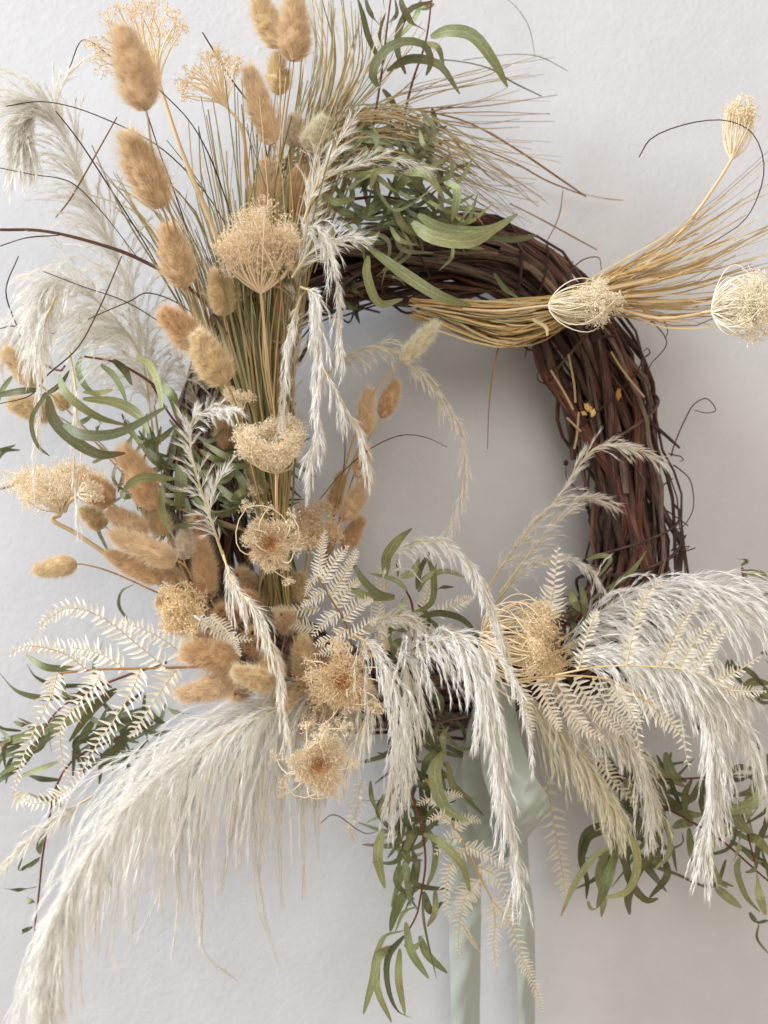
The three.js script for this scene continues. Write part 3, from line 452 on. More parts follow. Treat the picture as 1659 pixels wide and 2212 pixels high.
eucalyptus('eucalyptus sprays reaching sideways under the bleached fern frond', [[.09, 360, 1430, 252, 1467, 167, 1505, 117, 1543, 70, 1620], [.08, 330, 1560, 240, 1600, 160, 1640, 122, 1697, 105, 1775, 92, 1850, 84, 1930, 74, 2010]], [
  [20, 1, 144, 1505, 88, 1505, 38, 1491, -4, 1450], [16, 0, 188, 1479, 123, 1479, 79, 1461, 57, 1432], [16, 1, 164, 1444, 100, 1441, 56, 1414], [26, 1, 243, 1497, 152, 1552, 73, 1584, -4, 1610], [16, 0, 176, 1508, 146, 1555, 76, 1614, -4, 1638], [20, 0, 252, 1488, 205, 1526, 149, 1602], [16, 1, 97, 1584, 44, 1643, -4, 1677], [18, 2, -4, 1570, 18, 1596, 2, 1622], [26, 0, .12, 278, 1579, 234, 1634, 170, 1666], [16, 0, 129, 1684, 88, 1681, 50, 1669], [12, 2, 126, 1646, 82, 1663, 35, 1682], [14, 1, 146, 1719, 100, 1725, 62, 1713], [14, 1, 126, 1699, 132, 1743], [18, 1, 205, 1552, 182, 1600], [16, 0, 316, 1526, 337, 1552, 360, 1564], [18, 2, 363, 1529, 385, 1540, 410, 1540], [12, 0, 67, 1568, 50, 1566, 30, 1559],
  [14, 1, 105, 1790, 87, 1845], [8, 0, 87, 1852, 50, 1851], [10, 1, 85, 1856, 55, 1868], [12, 0, 80, 1915, 40, 1921, 8, 1919], [14, 1, 73, 1950, 66, 1948, 58, 1938], [10, 0, 70, 2002, 53, 2010], [10, 0, 160, 1960, 177, 1925], [8, 0, .07, 277, 1340, 258, 1310, 262, 1280, 290, 1262],
], .08, .02, [[30, 150, 1480, 380, 1620, .075, 2.7, 90], [10, 0, 1560, 120, 1680, .06, 2.6, 70]]);
eucalyptus('small upright eucalyptus sprig between fern and arched white plume', [[.12, 893, 1406, 890, 1306, 876, 1273]], [
  [24, 1, .16, 833, 1243, 836, 1199, 860, 1166, 890, 1141], [20, 0, .17, 853, 1288, 820, 1283, 786, 1253, 758, 1206], [18, 1, .165, 853, 1293, 786, 1286, 750, 1261], [12, 1, 880, 1276, 853, 1253, 800, 1239], [14, 0, 900, 1273, 906, 1233, 931, 1186], [16, 1, 923, 1203, 936, 1246, 930, 1303, 886, 1326], [14, 1, 903, 1279, 920, 1249, 963, 1234, 1008, 1249], [10, 0, 940, 1273, 960, 1268, 981, 1268], [18, 2, 866, 1246, 906, 1206], [12, 2, 876, 1286, 850, 1336], [18, 0, .14, 903, 1336, 946, 1323, 1003, 1339, 1043, 1396], [14, 1, 910, 1259, 945, 1216], [8, 1, 860, 1246, 856, 1209], [16, 0, 850, 1416, 853, 1393, 870, 1379],
], .15, .012, [[10, 860, 1290, 930, 1400, .1, 1.2, 60]]);
eucalyptus('long eucalyptus branch with red stem hanging straight down beside the ribbon', [[.11, 850, 1560, 866, 1640, 890, 1716, 913, 1801, 919, 1868, 907, 1944, 900, 1976, 873, 2026]], [
  [16, 2, 915, 1841, 880, 1859, 860, 1912, 846, 1960], [22, 1, 906, 1916, 873, 1932, 853, 1972, 843, 2012], [20, 2, 900, 1957, 870, 1969, 850, 2019], [16, 2, 875, 2009, 830, 2022, 810, 2066, 800, 2116], [20, 2, 853, 2044, 820, 2066, 806, 2119, 785, 2191], [18, 0, .13, 873, 2022, 840, 2066, 840, 2132, 860, 2182, 888, 2199], [18, 2, 863, 2049, 860, 2109, 875, 2192], [16, 2, 820, 2059, 813, 2126, 846, 2209], [20, 2, .13, 876, 1992, 886, 2052, 926, 2114], [20, 1, 906, 2022, 920, 2059, 966, 2102], [8, 0, .14, 913, 1932, 916, 1986, 943, 2114], [14, 2, 873, 2042, 913, 2019], [14, 2, 940, 1922, 940, 1966, 923, 2002],
  [18, 2, .14, 915, 1802, 953, 1819, 996, 1866, 1016, 1929], [18, 0, 915, 1926, 930, 1966, 958, 1946], [14, 1, 916, 1779, 940, 1826, 936, 1879, 920, 1919], [22, 2, 826, 1792, 816, 1846, 831, 1919], [18, 2, 873, 1859, 880, 1899, 886, 1956], [18, 1, 906, 1786, 890, 1806, 866, 1859], [16, 1, 854, 1810, 872, 1848, 913, 1859], [16, 0, 904, 1795, 878, 1833, 857, 1856],
  [30, 2, .15, 960, 1622, 939, 1663, 960, 1739, 1012, 1774], [14, 2, .15, 969, 1569, 957, 1593, 963, 1634], [18, 1, 954, 1613, 925, 1640, 911, 1684], [16, 1, 966, 1645, 980, 1698, 1021, 1728], [24, 0, 866, 1587, 857, 1645, 869, 1675], [22, 1, 884, 1645, 872, 1722], [18, 1, 866, 1692, 848, 1722, 846, 1760], [12, 1, 828, 1716, 828, 1775], [14, 0, 907, 1698, 916, 1751, 913, 1804], [12, 1, 799, 1687, 802, 1722, 813, 1751], [22, 0, 904, 1517, 925, 1584, 945, 1616], [22, 0, 931, 1487, 951, 1546], [16, 1, 878, 1634, 907, 1605, 954, 1599],
], .105, .016, [[40, 840, 1540, 960, 1720, .085, 1.6, 95], [14, 860, 1740, 920, 1880, .09, 1.7, 80]]);
eucalyptus('drooping eucalyptus with curled leaves below the bleached fern and plume', [[.09, 1290, 1650, 1320, 1736, 1311, 1771, 1325, 1827], [.08, 1300, 1650, 1372, 1707, 1481, 1768, 1554, 1812, 1642, 1888, 1680, 1920], [.08, 1300, 1665, 1334, 1674, 1422, 1683, 1612, 1674]], [
  [22, 2, .12, 1325, 1828, 1287, 1844, 1243, 1903, 1211, 1979], [22, 0, 1317, 1792, 1270, 1809, 1255, 1853, 1246, 1871], [20, 0, 1308, 1777, 1267, 1800, 1258, 1859, 1270, 1903, 1267, 1942], [10, 0, 1322, 1844, 1290, 1894, 1243, 1920], [26, 1, .11, 1330, 1833, 1311, 1897, 1290, 1961], [22, 2, 1314, 1830, 1296, 1888, 1305, 1932, 1299, 1980], [10, 2, 1270, 1945, 1278, 1962, 1290, 1962], [20, 2, .11, 1331, 1797, 1366, 1818, 1375, 1874, 1352, 1926, 1302, 1939], [20, 1, 1378, 1750, 1355, 1789, 1343, 1847, 1325, 1856], [18, 0, 1363, 1824, 1352, 1859, 1363, 1906, 1396, 1944, 1422, 1941], [26, 0, 1401, 1709, 1425, 1759, 1422, 1815], [22, 0, 1366, 1824, 1396, 1868, 1440, 1926], [20, 0, 1428, 1830, 1378, 1882, 1358, 1935, 1360, 1976], [16, 0, 1431, 1844, 1442, 1888, 1402, 1941], [14, 2, 1413, 1753, 1445, 1789, 1445, 1844, 1413, 1879], [20, 0, 1360, 1742, 1384, 1786, 1378, 1815], [16, 0, 1378, 1783, 1416, 1800, 1437, 1830, 1472, 1821, 1472, 1797], [14, 0, 1407, 1753, 1404, 1806, 1390, 1853], [20, 1, 1422, 1838, 1404, 1876], [12, 0, 1378, 1809, 1416, 1830], [16, 1, 1328, 1724, 1331, 1756, 1319, 1765], [22, 1, 1349, 1683, 1378, 1753],
  [24, 2, 1390, 1625, 1416, 1660, 1483, 1701], [22, 1, 1384, 1686, 1437, 1724, 1498, 1771], [22, 1, 1437, 1625, 1451, 1668, 1483, 1689], [18, 0, 1495, 1680, 1478, 1718, 1482, 1768], [20, 1, 1454, 1789, 1475, 1778, 1498, 1780], [16, 1, 1451, 1730, 1525, 1753], [20, 1, 1488, 1789, 1498, 1847, 1525, 1885, 1585, 1915], [20, 1, 1542, 1809, 1530, 1853, 1545, 1891, 1571, 1917], [20, 2, 1545, 1915, 1571, 1938, 1602, 1961],
], .08, .018, [[14, 1270, 1600, 1460, 1700, .065, 1.3, 100], [8, 1330, 1680, 1450, 1760, .055, 1.5, 120]]);
eucalyptus('outer eucalyptus leaves hanging under the widest white plume', [[.08, 1500, 1560, 1560, 1640, 1600, 1750, 1630, 1860], [.09, 1420, 1330, 1540, 1320, 1603, 1290, 1603, 1226]], [
  [26, 2, .12, 1648, 1695, 1630, 1730, 1583, 1748, 1529, 1746], [18, 1, 1642, 1680, 1621, 1707, 1577, 1720], [20, 0, 1560, 1625, 1566, 1683, 1539, 1733, 1533, 1780], [18, 0, 1551, 1639, 1550, 1690, 1542, 1742], [24, 1, 1560, 1712, 1592, 1771, 1621, 1800], [12, 2, 1539, 1806, 1566, 1792, 1595, 1789], [18, 2, 1598, 1789, 1595, 1830, 1583, 1862], [14, 1, 1560, 1809, 1583, 1797, 1630, 1821], [18, 1, 1607, 1838, 1630, 1856, 1664, 1862], [14, 1, .11, 1598, 1853, 1592, 1877, 1610, 1932, 1642, 1970], [22, 2, 1633, 1882, 1639, 1932, 1654, 1976], [14, 0, 1620, 1970, 1633, 1988, 1660, 1989], [6, 0, 1639, 1994, 1636, 2029, 1662, 2062], [12, 1, 1630, 1859, 1630, 1877, 1610, 1885], [20, 1, 1613, 1800, 1640, 1818, 1664, 1848], [14, 0, 1577, 1671, 1595, 1657, 1633, 1663], [16, 2, 1607, 1730, 1610, 1768],
  [16, 1, 1606, 1233, 1640, 1240, 1664, 1258], [12, 0, 1603, 1226, 1606, 1273], [14, 0, 1630, 1293, 1662, 1271], [14, 0, 1563, 1306, 1600, 1320], [9, 1, 1590, 1206, 1600, 1222], [20, 1, 1603, 1490, 1626, 1473, 1664, 1476], [18, 1, 1640, 1513, 1652, 1483], [22, 1, 1590, 1500, 1625, 1506, 1660, 1498],
], .085, .016, [[12, 1500, 1580, 1680, 1700, .065, 1.5, 100], [9, 1560, 1750, 1700, 1860, .07, 1.3, 100], [10, 1560, 1400, 1680, 1540, .08, 0.8, 80]]);
eucalyptus('short eucalyptus tip where the vines meet the white plumes', [[.1, 1200, 1400, 1250, 1330, 1290, 1260]], [
  [12, 1, 1266, 1209, 1300, 1200, 1318, 1206, 1293, 1246], [16, 1, 1309, 1273, 1360, 1236, 1396, 1190], [16, 2, 1273, 1300, 1293, 1283, 1310, 1293], [18, 1, 1230, 1273, 1240, 1300, 1253, 1320], [14, 0, 1230, 1323, 1240, 1350, 1236, 1386], [14, 0, 1253, 1263, 1262, 1300, 1263, 1340], [12, 1, 1306, 1290, 1302, 1316],
], .13, .015, []);

// ---------------------------------------------------------------- bleached fern fronds
const FERN = srgb(248, 244, 232);
function frond(label, rachis, z0, z1, pinnae, rcol, rw = 0.0011, zp = null) {
  const o = thing('fern_frond', label, 'dried fern', 'bleached fern fronds');
  const b = new MB(); b.col = vary(rcol, 0.06); const rp = path2(rachis, z0, z1); b.tube(rp, (t) => rw * (1 - 0.4 * t), 6, 24); b.build('rachis', M.twig, o);
  for (const [pl, ...rest] of pinnae) {
    let zz = zp ?? (z0 + z1) / 2, f = rest; if (rest.length % 2) { zz = rest[0]; f = rest.slice(1); }
    const m = new MB(), za = zz, zb = zz + rr(-0.015, 0.025), cu = curveOf(path2(f, za, zb)), L = cu.getLength(), PL = mm(pl * 1.12, zz), step = PL * 0.31, n = Math.max(5, Math.round(L / step));
    const tilt = rr(-0.3, 0.3), base = vary(FERN, 0.04);
    m.col = vary(srgb(226, 212, 176), 0.05);
    const ap = []; for (let i = 0; i <= 14; i++) ap.push(cu.getPoint(i / 14));
    m.tube(ap, (t) => 0.00062 * (1 - 0.55 * t), 5, 0);
    const pin = m.build('pinna', M.fern, o);
    for (let i = 0; i < n; i++) for (const s of [-1, 1]) {
      const t = (i + (s > 0 ? 0.5 : 0)) / n; if (t > 0.97 || rnd() < 0.03) continue;
      const P = cu.getPoint(t), T = cu.getTangent(t), N = TOWARDS.clone().addScaledVector(v3(1, 0.4, 0), tilt).normalize(), S = T.clone().cross(N).normalize().multiplyScalar(s);
      const l = PL * (t < 0.12 ? lerp(0.65, 1, t / 0.12) : Math.pow(1 - (t - 0.12) / 0.92, 0.62)) * rr(0.78, 1.15), lean = rr(0.24, 0.54), curlZ = rr(-0.3, 0.45) * l;
      const d = S.clone().addScaledVector(T, lean).normalize(), mid = P.clone().addScaledVector(d, l * 0.5).addScaledVector(N, curlZ * 0.3), tip = P.clone().addScaledVector(d, l * 0.95).addScaledVector(T, l * rr(-0.02, 0.25)).addScaledVector(N, curlZ * -0.5);
      const pb = new MB(); pb.col = vary(base, 0.04); const W = PL * rr(0.2, 0.27) * lerp(1, 0.6, t);
      pb.blade([P, mid, tip], (q) => W * (q < 0.12 ? 1.15 : Math.pow(1 - (q - 0.12) / 0.9, 0.6)) + 0.0001, () => N.clone().addScaledVector(T, 0.25), 4, 0.18);
      pb.build('pinnule', M.fern, pin);
    }
  }
  rebase(o, rp[0]);
}
frond('wide bleached fern frond with golden rachis reaching over eucalyptus beside tan bunny tails', [430, 1440, 410, 1441, 302, 1444, 217, 1446, 123, 1455], .13, .15, [
  [34, .15, 123, 1455, 112, 1500, 73, 1580, 45, 1650, 28, 1715], [36, .16, 219, 1450, 205, 1480, 160, 1530, 132, 1570, 135, 1640, 152, 1700], [36, .16, 303, 1446, 285, 1490, 250, 1550, 215, 1600, 180, 1660, 150, 1700], [36, .155, 380, 1447, 350, 1490, 310, 1550, 280, 1595], [30, .15, 185, 1444, 140, 1412, 90, 1398, 55, 1396, 12, 1416], [36, .14, 270, 1442, 210, 1410, 160, 1400, 100, 1400], [34, .15, 355, 1440, 300, 1395, 245, 1350, 190, 1320, 140, 1315, 100, 1340, 78, 1368], [32, .135, 410, 1425, 350, 1380, 290, 1352, 252, 1345], [30, .17, 30, 1715, 45, 1728, 60, 1715], [30, .16, 150, 1700, 120, 1725, 70, 1735, 40, 1722],
], srgb(186, 140, 82), .0014);
frond('small bleached fern frond standing among lace flowers and bunny tails', [763, 1405, 746, 1346, 716, 1296, 686, 1246], .15, .17, [
  [20, 690, 1252, 693, 1190, 706, 1142], [22, 696, 1260, 726, 1209, 752, 1178], [24, 713, 1290, 750, 1230, 773, 1184], [22, 723, 1313, 760, 1266, 785, 1247], [22, 740, 1340, 780, 1303, 805, 1293], [20, 703, 1276, 673, 1293, 650, 1312], [22, 730, 1323, 700, 1346, 674, 1376], [22, 750, 1360, 710, 1383, 678, 1395], [20, 760, 1396, 720, 1405, 684, 1414], [20, .14, 690, 1312, 620, 1320, 580, 1313], [20, .135, 680, 1356, 640, 1350, 605, 1340], [14, 686, 1246, 668, 1262, 658, 1290], [20, 755, 1380, 800, 1345, 830, 1335],
], srgb(150, 112, 70), .0009);
frond('bleached fern pieces behind the upright eucalyptus sprig', [850, 1420, 880, 1370, 920, 1333], .1, .1, [
  [24, 905, 1345, 922, 1290, 934, 1240], [22, 940, 1326, 993, 1303, 1022, 1288], [22, 840, 1400, 820, 1330, 818, 1215], [22, 870, 1380, 960, 1360, 1010, 1370], [24, 790, 1400, 850, 1350, 880, 1290],
], FERN, .0008);
frond('large bleached fern frond drooping under the round lace nest', [1110, 1470, 1139, 1466, 1240, 1460, 1320, 1470, 1373, 1500, 1410, 1520], .2, .22, [
  [24, 1126, 1480, 1140, 1540, 1150, 1590], [27, 1160, 1470, 1190, 1533, 1212, 1580], [29, 1200, 1466, 1233, 1533, 1260, 1573, 1306, 1598], [29, 1240, 1466, 1280, 1523, 1313, 1560, 1348, 1592], [27, 1280, 1466, 1313, 1523, 1346, 1550, 1365, 1584], [30, 1323, 1476, 1346, 1513, 1370, 1556, 1386, 1653], [24, 1360, 1490, 1375, 1523, 1385, 1565], [33, 1386, 1503, 1423, 1540, 1466, 1580, 1490, 1665], [36, .13, 1225, 1520, 1261, 1581, 1296, 1645, 1328, 1692, 1378, 1742], [28, .15, 1310, 1550, 1337, 1584, 1360, 1619, 1399, 1673], [22, 1350, 1480, 1400, 1450, 1420, 1430],
], srgb(214, 178, 124), .001);
frond('bleached fern tips standing up through the widest white plume', [1200, 1458, 1300, 1440, 1406, 1440, 1506, 1453, 1570, 1490], .22, .23, [
  [28, 1353, 1436, 1373, 1345, 1396, 1288, 1432, 1248], [27, 1426, 1442, 1466, 1356, 1512, 1294], [27, 1466, 1446, 1500, 1386, 1548, 1338], [25, 1503, 1453, 1533, 1400, 1572, 1354], [25, 1536, 1473, 1586, 1453, 1644, 1417], [21, 1566, 1490, 1606, 1493, 1656, 1493], [22, 1250, 1445, 1276, 1350, 1292, 1316],
], srgb(226, 206, 160), .0008);
frond('single upright bleached fern tip behind the round lace nest', [1180, 1400, 1183, 1333], .13, .135, [[34, 1183, 1340, 1196, 1273, 1206, 1178]], FERN, .0007);
frond('hanging bleached fern frond with golden rachis in front of the ribbon tails', [920, 1682, 970, 1769, 1010, 1836, 1040, 1899, 1063, 1946], .13, .15, [
  [19, 973, 1775, 950, 1760, 922, 1775], [22, 995, 1810, 965, 1815, 938, 1848], [25, 1006, 1832, 973, 1872, 963, 1926, 968, 1988], [31, 1033, 1899, 1006, 1936, 993, 1986, 990, 2071], [8, 1000, 1999, 1018, 2030, 1037, 2058], [25, 1006, 1826, 1053, 1846, 1108, 1881], [27, 1033, 1872, 1070, 1892, 1100, 1946, 1110, 1988], [27, 1063, 1946, 1070, 1992, 1066, 2042, 1073, 2104], [24, .15, 1063, 1946, 1100, 1990, 1126, 2066, 1145, 2106, 1163, 2152, 1173, 2190], [20, 985, 1790, 1010, 1770, 1040, 1775], [18, 950, 1735, 925, 1725, 900, 1740], [18, 950, 1735, 975, 1715, 1000, 1720],
], srgb(214, 176, 116), .0011);
frond('faint bleached fern hanging near the wall beside the eucalyptus', [1175, 1600, 1180, 1700], .03, .03, [[36, .03, 1180, 1690, 1202, 1812, 1216, 1892, 1221, 1945]], FERN, .0007);
frond('thin bleached fern tip hanging near the wall under the lace flower', [775, 1640, 780, 1692], .045, .045, [[22, 780, 1685, 766, 1759, 756, 1792, 768, 1821]], FERN, .0006);
frond('bleached fern tip showing below the drooping cream plume', [400, 1660, 366, 1719], .1, .1, [[18, 372, 1705, 333, 1772, 292, 1808]], FERN, .0006);
frond('curled bleached fern piece over the thick brown bunny tail', [420, 1330, 433, 1340], .23, .235, [[22, 430, 1335, 480, 1372, 548, 1384], [18, 455, 1330, 500, 1375, 520, 1420]], FERN, .0006);

// ---------------------------------------------------------------- pampas plumes
function plume(label, main, n0, len, o2 = {}) {
  const n = Math.min(300, Math.round(n0 * (o2.more ?? 1.25)));
  const { droop = 1, ang = 0.6, w = 0.00048, tone = srgb(232, 226, 206), sl = 0.0115, dens = 1.1, dev = 1, up = 0, from = 0.06, sparseTip = 0.85, stemCol = srgb(214, 196, 148), lenAt = null } = o2;
  const o = thing('pampas_plume', label, 'pampas grass', 'white pampas plumes'), pts = path3(main), cu = curveOf(pts);
  const s = new MB(); s.col = vary(stemCol, 0.05); s.tube(pts, (t) => 0.0011 * (1 - 0.75 * t), 5, 30); s.build('stem', M.twig, o);
  const zm = main[2];
  for (let i = 0; i < n; i++) {
    const t = lerp(from, 0.985, (i + rnd()) / n), P = cu.getPoint(t), T = cu.getTangent(t).normalize(), R = anyPerp(T).applyAxisAngle(T, rr(0, 6.2832));
    if (R.z < -0.3) R.z *= -0.6;
    const L = mm(len, P.z) * (lenAt ? lenAt(t) : 1 - 0.45 * t) * rr(0.55, 1.15), a = ang * rr(0.35, 1.1);
    const D = T.clone().multiplyScalar(Math.cos(a)).addScaledVector(R, Math.sin(a)).normalize();
    const g = v3(rr(-0.08, 0.08), -1, rr(-0.06, 0.06)).multiplyScalar(droop), steps = 9, bp = [P.clone()], d = D.clone(); let q = P.clone();
    for (let k = 0; k < steps; k++) { d.addScaledVector(g, 0.22 * (0.4 + k / steps)).addScaledVector(randDir(), 0.11).normalize(); q = q.clone().addScaledVector(d, L / steps); if (q.z < 0.008) q.z = 0.008; bp.push(q); }
    const b = new MB(); b.col = vary(tone, 0.05); const bc = curveOf(bp);
    b.tube(bp, (u) => 0.00022 * (1 - 0.6 * u), 3, 0, false);
    const m = Math.max(10, Math.round(L / 0.0008 * dens));
    for (let k = 0; k < m; k++) {
      const u = Math.pow(rnd(), 0.85) * 0.99, p = bc.getPoint(u), tg = bc.getTangent(u), kk = rr(0.88, 1.06); b.col = [tone[0] * kk, tone[1] * kk, tone[2] * kk * rr(0.96, 1.02)];
      const dir = tg.multiplyScalar(1).addScaledVector(randDir(), lerp(0.3, 0.15, u) * dev).normalize();
      b.sliver(p, dir, sl * rr(0.55, 1.25) * lerp(1, 0.8, u), w * rr(0.7, 1.35));
    }
    b.build('strand', M.plume, o);
  }
  for (const f of o2.locks || []) for (let r = 0; r < 9; r++) {             // long tapering locks that hang below the rest
    const jit = () => rr(-16, 16), bp = path3(f).map((p, i, a) => p.add(v3(mm(jit(), p.z), mm(jit(), p.z), rr(-.004, .004)).multiplyScalar(1 - 0.85 * i / a.length))), bc = curveOf(bp), L = bc.getLength(), b = new MB();
    b.col = tone; b.tube(bp, (u) => 0.00025 * (1 - 0.6 * u), 3, 16, false);
    const m = Math.round(L / 0.0008), end = r ? rr(.45, .95) : 1;
    for (let k = 0; k < m; k++) { const u = rnd() * 0.99 * end, p = bc.getPoint(u), kk = rr(0.9, 1.05); b.col = [tone[0] * kk, tone[1] * kk, tone[2] * kk]; b.sliver(p, bc.getTangent(u).addScaledVector(randDir(), lerp(0.2, 0.1, u)).normalize(), sl * rr(0.55, 1.2) * lerp(1, 0.7, u), w * rr(0.7, 1.3)); }
    b.build('strand', M.plume, o);
  }
  rebase(o, pts[0]);
}
const YW = srgb(251, 247, 231), CW = srgb(252, 249, 242), WW = srgb(253, 252, 249), GW = srgb(242, 237, 227);
plume('tall creamy plume with curled tip rising beside the bunny tails', [345, 960, .08, 320, 800, .11, 275, 620, .13, 205, 450, .15, 130, 280, .165, 85, 235, .175, 60, 265, .18, 50, 330, .185], 240, 140, { ang: .66, droop: .65, tone: WW, lenAt: (t) => 1.15 - 0.35 * t, dens: 1.3, w: .00052, dev: 1.3 });
plume('fluffy plume side drooping in long strands over the gold bunny tails', [330, 930, .1, 300, 760, .13, 220, 660, .15, 140, 600, .17, 95, 640, .18, 80, 760, .19], 170, 170, { droop: .9, ang: .9, tone: WW, dens: 1.1, w: .0005, dev: 1.3 });
plume('wispy plume spreading sideways behind the gold bunny tails', [320, 860, .09, 250, 740, .1, 150, 690, .11, 50, 700, .12, -20, 770, .12], 130, 140, { droop: .7, ang: .9, tone: WW, dens: 1.1, w: .0005, dev: 1.3 });
plume('thin white plume strand hanging straight through the eucalyptus loops', [150, 760, .2, 165, 860, .215, 160, 1000, .215, 168, 1140, .215], 16, 90, { droop: 1.4, ang: .25, tone: WW });
plume('long white plume strand hanging over the gold bunny tail', [120, 640, .2, 90, 720, .21, 88, 850, .21, 75, 1010, .21], 22, 120, { droop: 1.4, ang: .3, tone: WW });
plume('small white plume tip above the tall creamy plume', [118, 235, .16, 140, 175, .16, 190, 122, .16], 12, 50, { droop: .2, ang: .3, tone: WW });
plume('upright creamy plume hidden behind hanging white strands at the sheaf', [640, 1000, .14, 635, 800, .16, 645, 640, .18, 660, 480, .19, 690, 340, .19], 70, 90, { droop: .55, ang: .7, tone: CW });
plume('white plume strands falling beside the largest lace nest', [640, 540, .2, 680, 490, .22, 716, 560, .23, 735, 680, .23, 740, 775, .23], 36, 90, { droop: 1.1, ang: .5, tone: WW });
plume('longest white plume hanging down in front of the grass sheaf', [650, 620, .22, 680, 640, .24, 690, 760, .245, 685, 900, .245, 668, 1040, .245], 46, 120, { droop: 1.3, ang: .45, tone: WW });
plume('white plume strand falling away from the sheaf into the ring opening', [690, 780, .22, 735, 860, .22, 775, 940, .22, 795, 1010, .22], 24, 90, { droop: .9, ang: .45, tone: WW });
plume('short white plume strands hanging above the cup shaped lace nest', [650, 640, .21, 625, 720, .22, 615, 820, .22, 610, 910, .22], 28, 80, { droop: 1.2, ang: .4, tone: WW });
plume('spiky white plume tip pointing up beside the cream bunny tail', [655, 480, .2, 690, 385, .2, 725, 320, .2, 758, 262, .2], 26, 50, { droop: .15, ang: .55, tone: WW, dens: .8 });
plume('feathery white plume tip lying over the pale eucalyptus leaves', [680, 400, .17, 760, 358, .17, 850, 342, .165, 925, 368, .16], 30, 55, { droop: .25, ang: .45, tone: WW, dens: .8 });
plume('spiky white plume tip pointing across the dark ring', [630, 600, .22, 670, 545, .22, 715, 525, .22, 775, 512, .22], 34, 65, { droop: .3, ang: .7, tone: WW, dens: .8 });
plume('sparse arched plume curving down through the ring opening', [690, 830, .1, 740, 775, .11, 820, 748, .12, 885, 785, .12, 950, 850, .12, 998, 940, .12, 1000, 1040, .12, 962, 1150, .12], 60, 85, { droop: .8, ang: .45, tone: CW, dens: 1.1 });
plume('white brush tipped plume bending over the eucalyptus leaves', [485, 1210, .2, 445, 1090, .22, 412, 970, .24, 418, 905, .255, 465, 882, .27, 505, 887, .285], 70, 60, { droop: .3, ang: .55, tone: WW });
plume('small white plume side tip above the front facing lace flower', [450, 1120, .21, 462, 1060, .21, 490, 1008, .21], 16, 38, { droop: .1, ang: .5, tone: WW });
plume('white drooping plume in front of the brown bunny tails', [480, 1190, .2, 505, 1262, .22, 556, 1325, .235, 598, 1430, .24, 618, 1585, .24], 48, 110, { droop: 1.1, ang: .45, tone: CW });
plume('largest cream plume arching out and drooping to a long hanging tip', [640, 1515, .17, 480, 1590, .22, 335, 1690, .265, 220, 1810, .3, 142, 1950, .325, 102, 2090, .34, 84, 2280, .35], 240, 270, { droop: 1.2, ang: .62, tone: WW, lenAt: (t) => (t < .4 ? rr(.7, 1.35) : 1.05 - .45 * t), dens: 1.05, from: .02, sl: .0135, w: .00042, dev: .95, more: 1.2 });
plume('cream plume curtain hanging in long strands under the bunny tails and lace flower', [770, 1480, .12, 680, 1500, .14, 560, 1530, .16, 430, 1585, .18, 330, 1650, .19], 240, 380, { droop: 1.35, ang: .8, tone: WW, lenAt: () => rr(.45, 1.0), more: 1.15, dens: 1, from: .02, sl: .0135, w: .00042, dev: .95, locks: [[400, 1600, .2, 390, 1720, .21, 366, 1826, .21, 350, 1909, .21, 298, 2024, .2], [420, 1600, .2, 400, 1740, .21, 386, 1859, .21, 383, 1959, .21, 369, 2070, .21], [460, 1590, .2, 440, 1740, .21, 436, 1859, .21, 430, 1959, .21, 440, 2059, .21, 512, 2116, .2], [300, 1640, .22, 260, 1760, .23, 240, 1859, .23, 233, 1926, .23, 219, 2012, .23], [440, 1600, .19, 420, 1750, .2, 413, 1859, .2, 406, 1990, .2], [560, 1560, .18, 553, 1700, .19, 553, 1809, .19, 562, 1959, .19, 604, 2092, .19], [640, 1560, .16, 645, 1680, .17, 650, 1792, .17, 657, 1945, .17], [610, 1560, .17, 605, 1700, .18, 600, 1830, .18, 612, 1960, .18], [500, 1580, .19, 505, 1720, .2, 490, 1840, .2, 478, 1930, .2], [350, 1610, .21, 320, 1740, .22, 310, 1840, .22, 296, 1900, .22], [680, 1560, .15, 690, 1660, .16, 685, 1760, .16, 690, 1850, .16], [585, 1560, .18, 580, 1680, .19, 575, 1790, .19, 560, 1880, .19], [530, 1560, .19, 525, 1690, .2, 520, 1790, .2, 515, 1880, .2]] });
plume('small cream plume tip pointing out near the wall at the bottom', [200, 1720, .1, 110, 1775, .1, -5, 1880, .1], 34, 80, { droop: .3, ang: .35, tone: CW });
plume('thick white plume arching high over the inside of the ring', [825, 1300, .13, 850, 1205, .15, 910, 1168, .17, 980, 1182, .19, 1040, 1262, .2, 1072, 1340, .2, 1088, 1395, .2], 80, 95, { droop: .8, ang: .4, tone: WW });
plume('broad white plume cascading in front of the sage ribbon', [860, 1445, .14, 900, 1402, .17, 965, 1380, .2, 1018, 1425, .22, 1052, 1525, .235, 1085, 1690, .24, 1122, 1915, .24], 150, 205, { droop: 1.05, ang: .5, tone: WW, lenAt: (t) => 1.05 - .6 * t });
plume('slim white plume falling over the round lace nest', [900, 1420, .17, 980, 1375, .21, 1065, 1412, .24, 1115, 1480, .25, 1148, 1630, .25], 30, 100, { droop: 1, ang: .35, tone: WW });
plume('white plume falling beside the front facing lace flowers', [765, 1370, .16, 805, 1400, .185, 848, 1470, .2, 856, 1590, .2, 842, 1760, .2], 56, 170, { droop: 1.1, ang: .5, tone: WW, dens: .85 });
plume('loose white plume hanging just behind the lace flower edge', [780, 1420, .17, 800, 1500, .18, 770, 1600, .18, 740, 1680, .18], 30, 120, { droop: 1, ang: .45, tone: CW, dens: .8 });
plume('short white plume sprays under the upright eucalyptus sprig', [770, 1440, .13, 800, 1360, .15, 850, 1330, .16, 905, 1345, .16], 40, 70, { droop: .4, ang: .7, tone: CW });
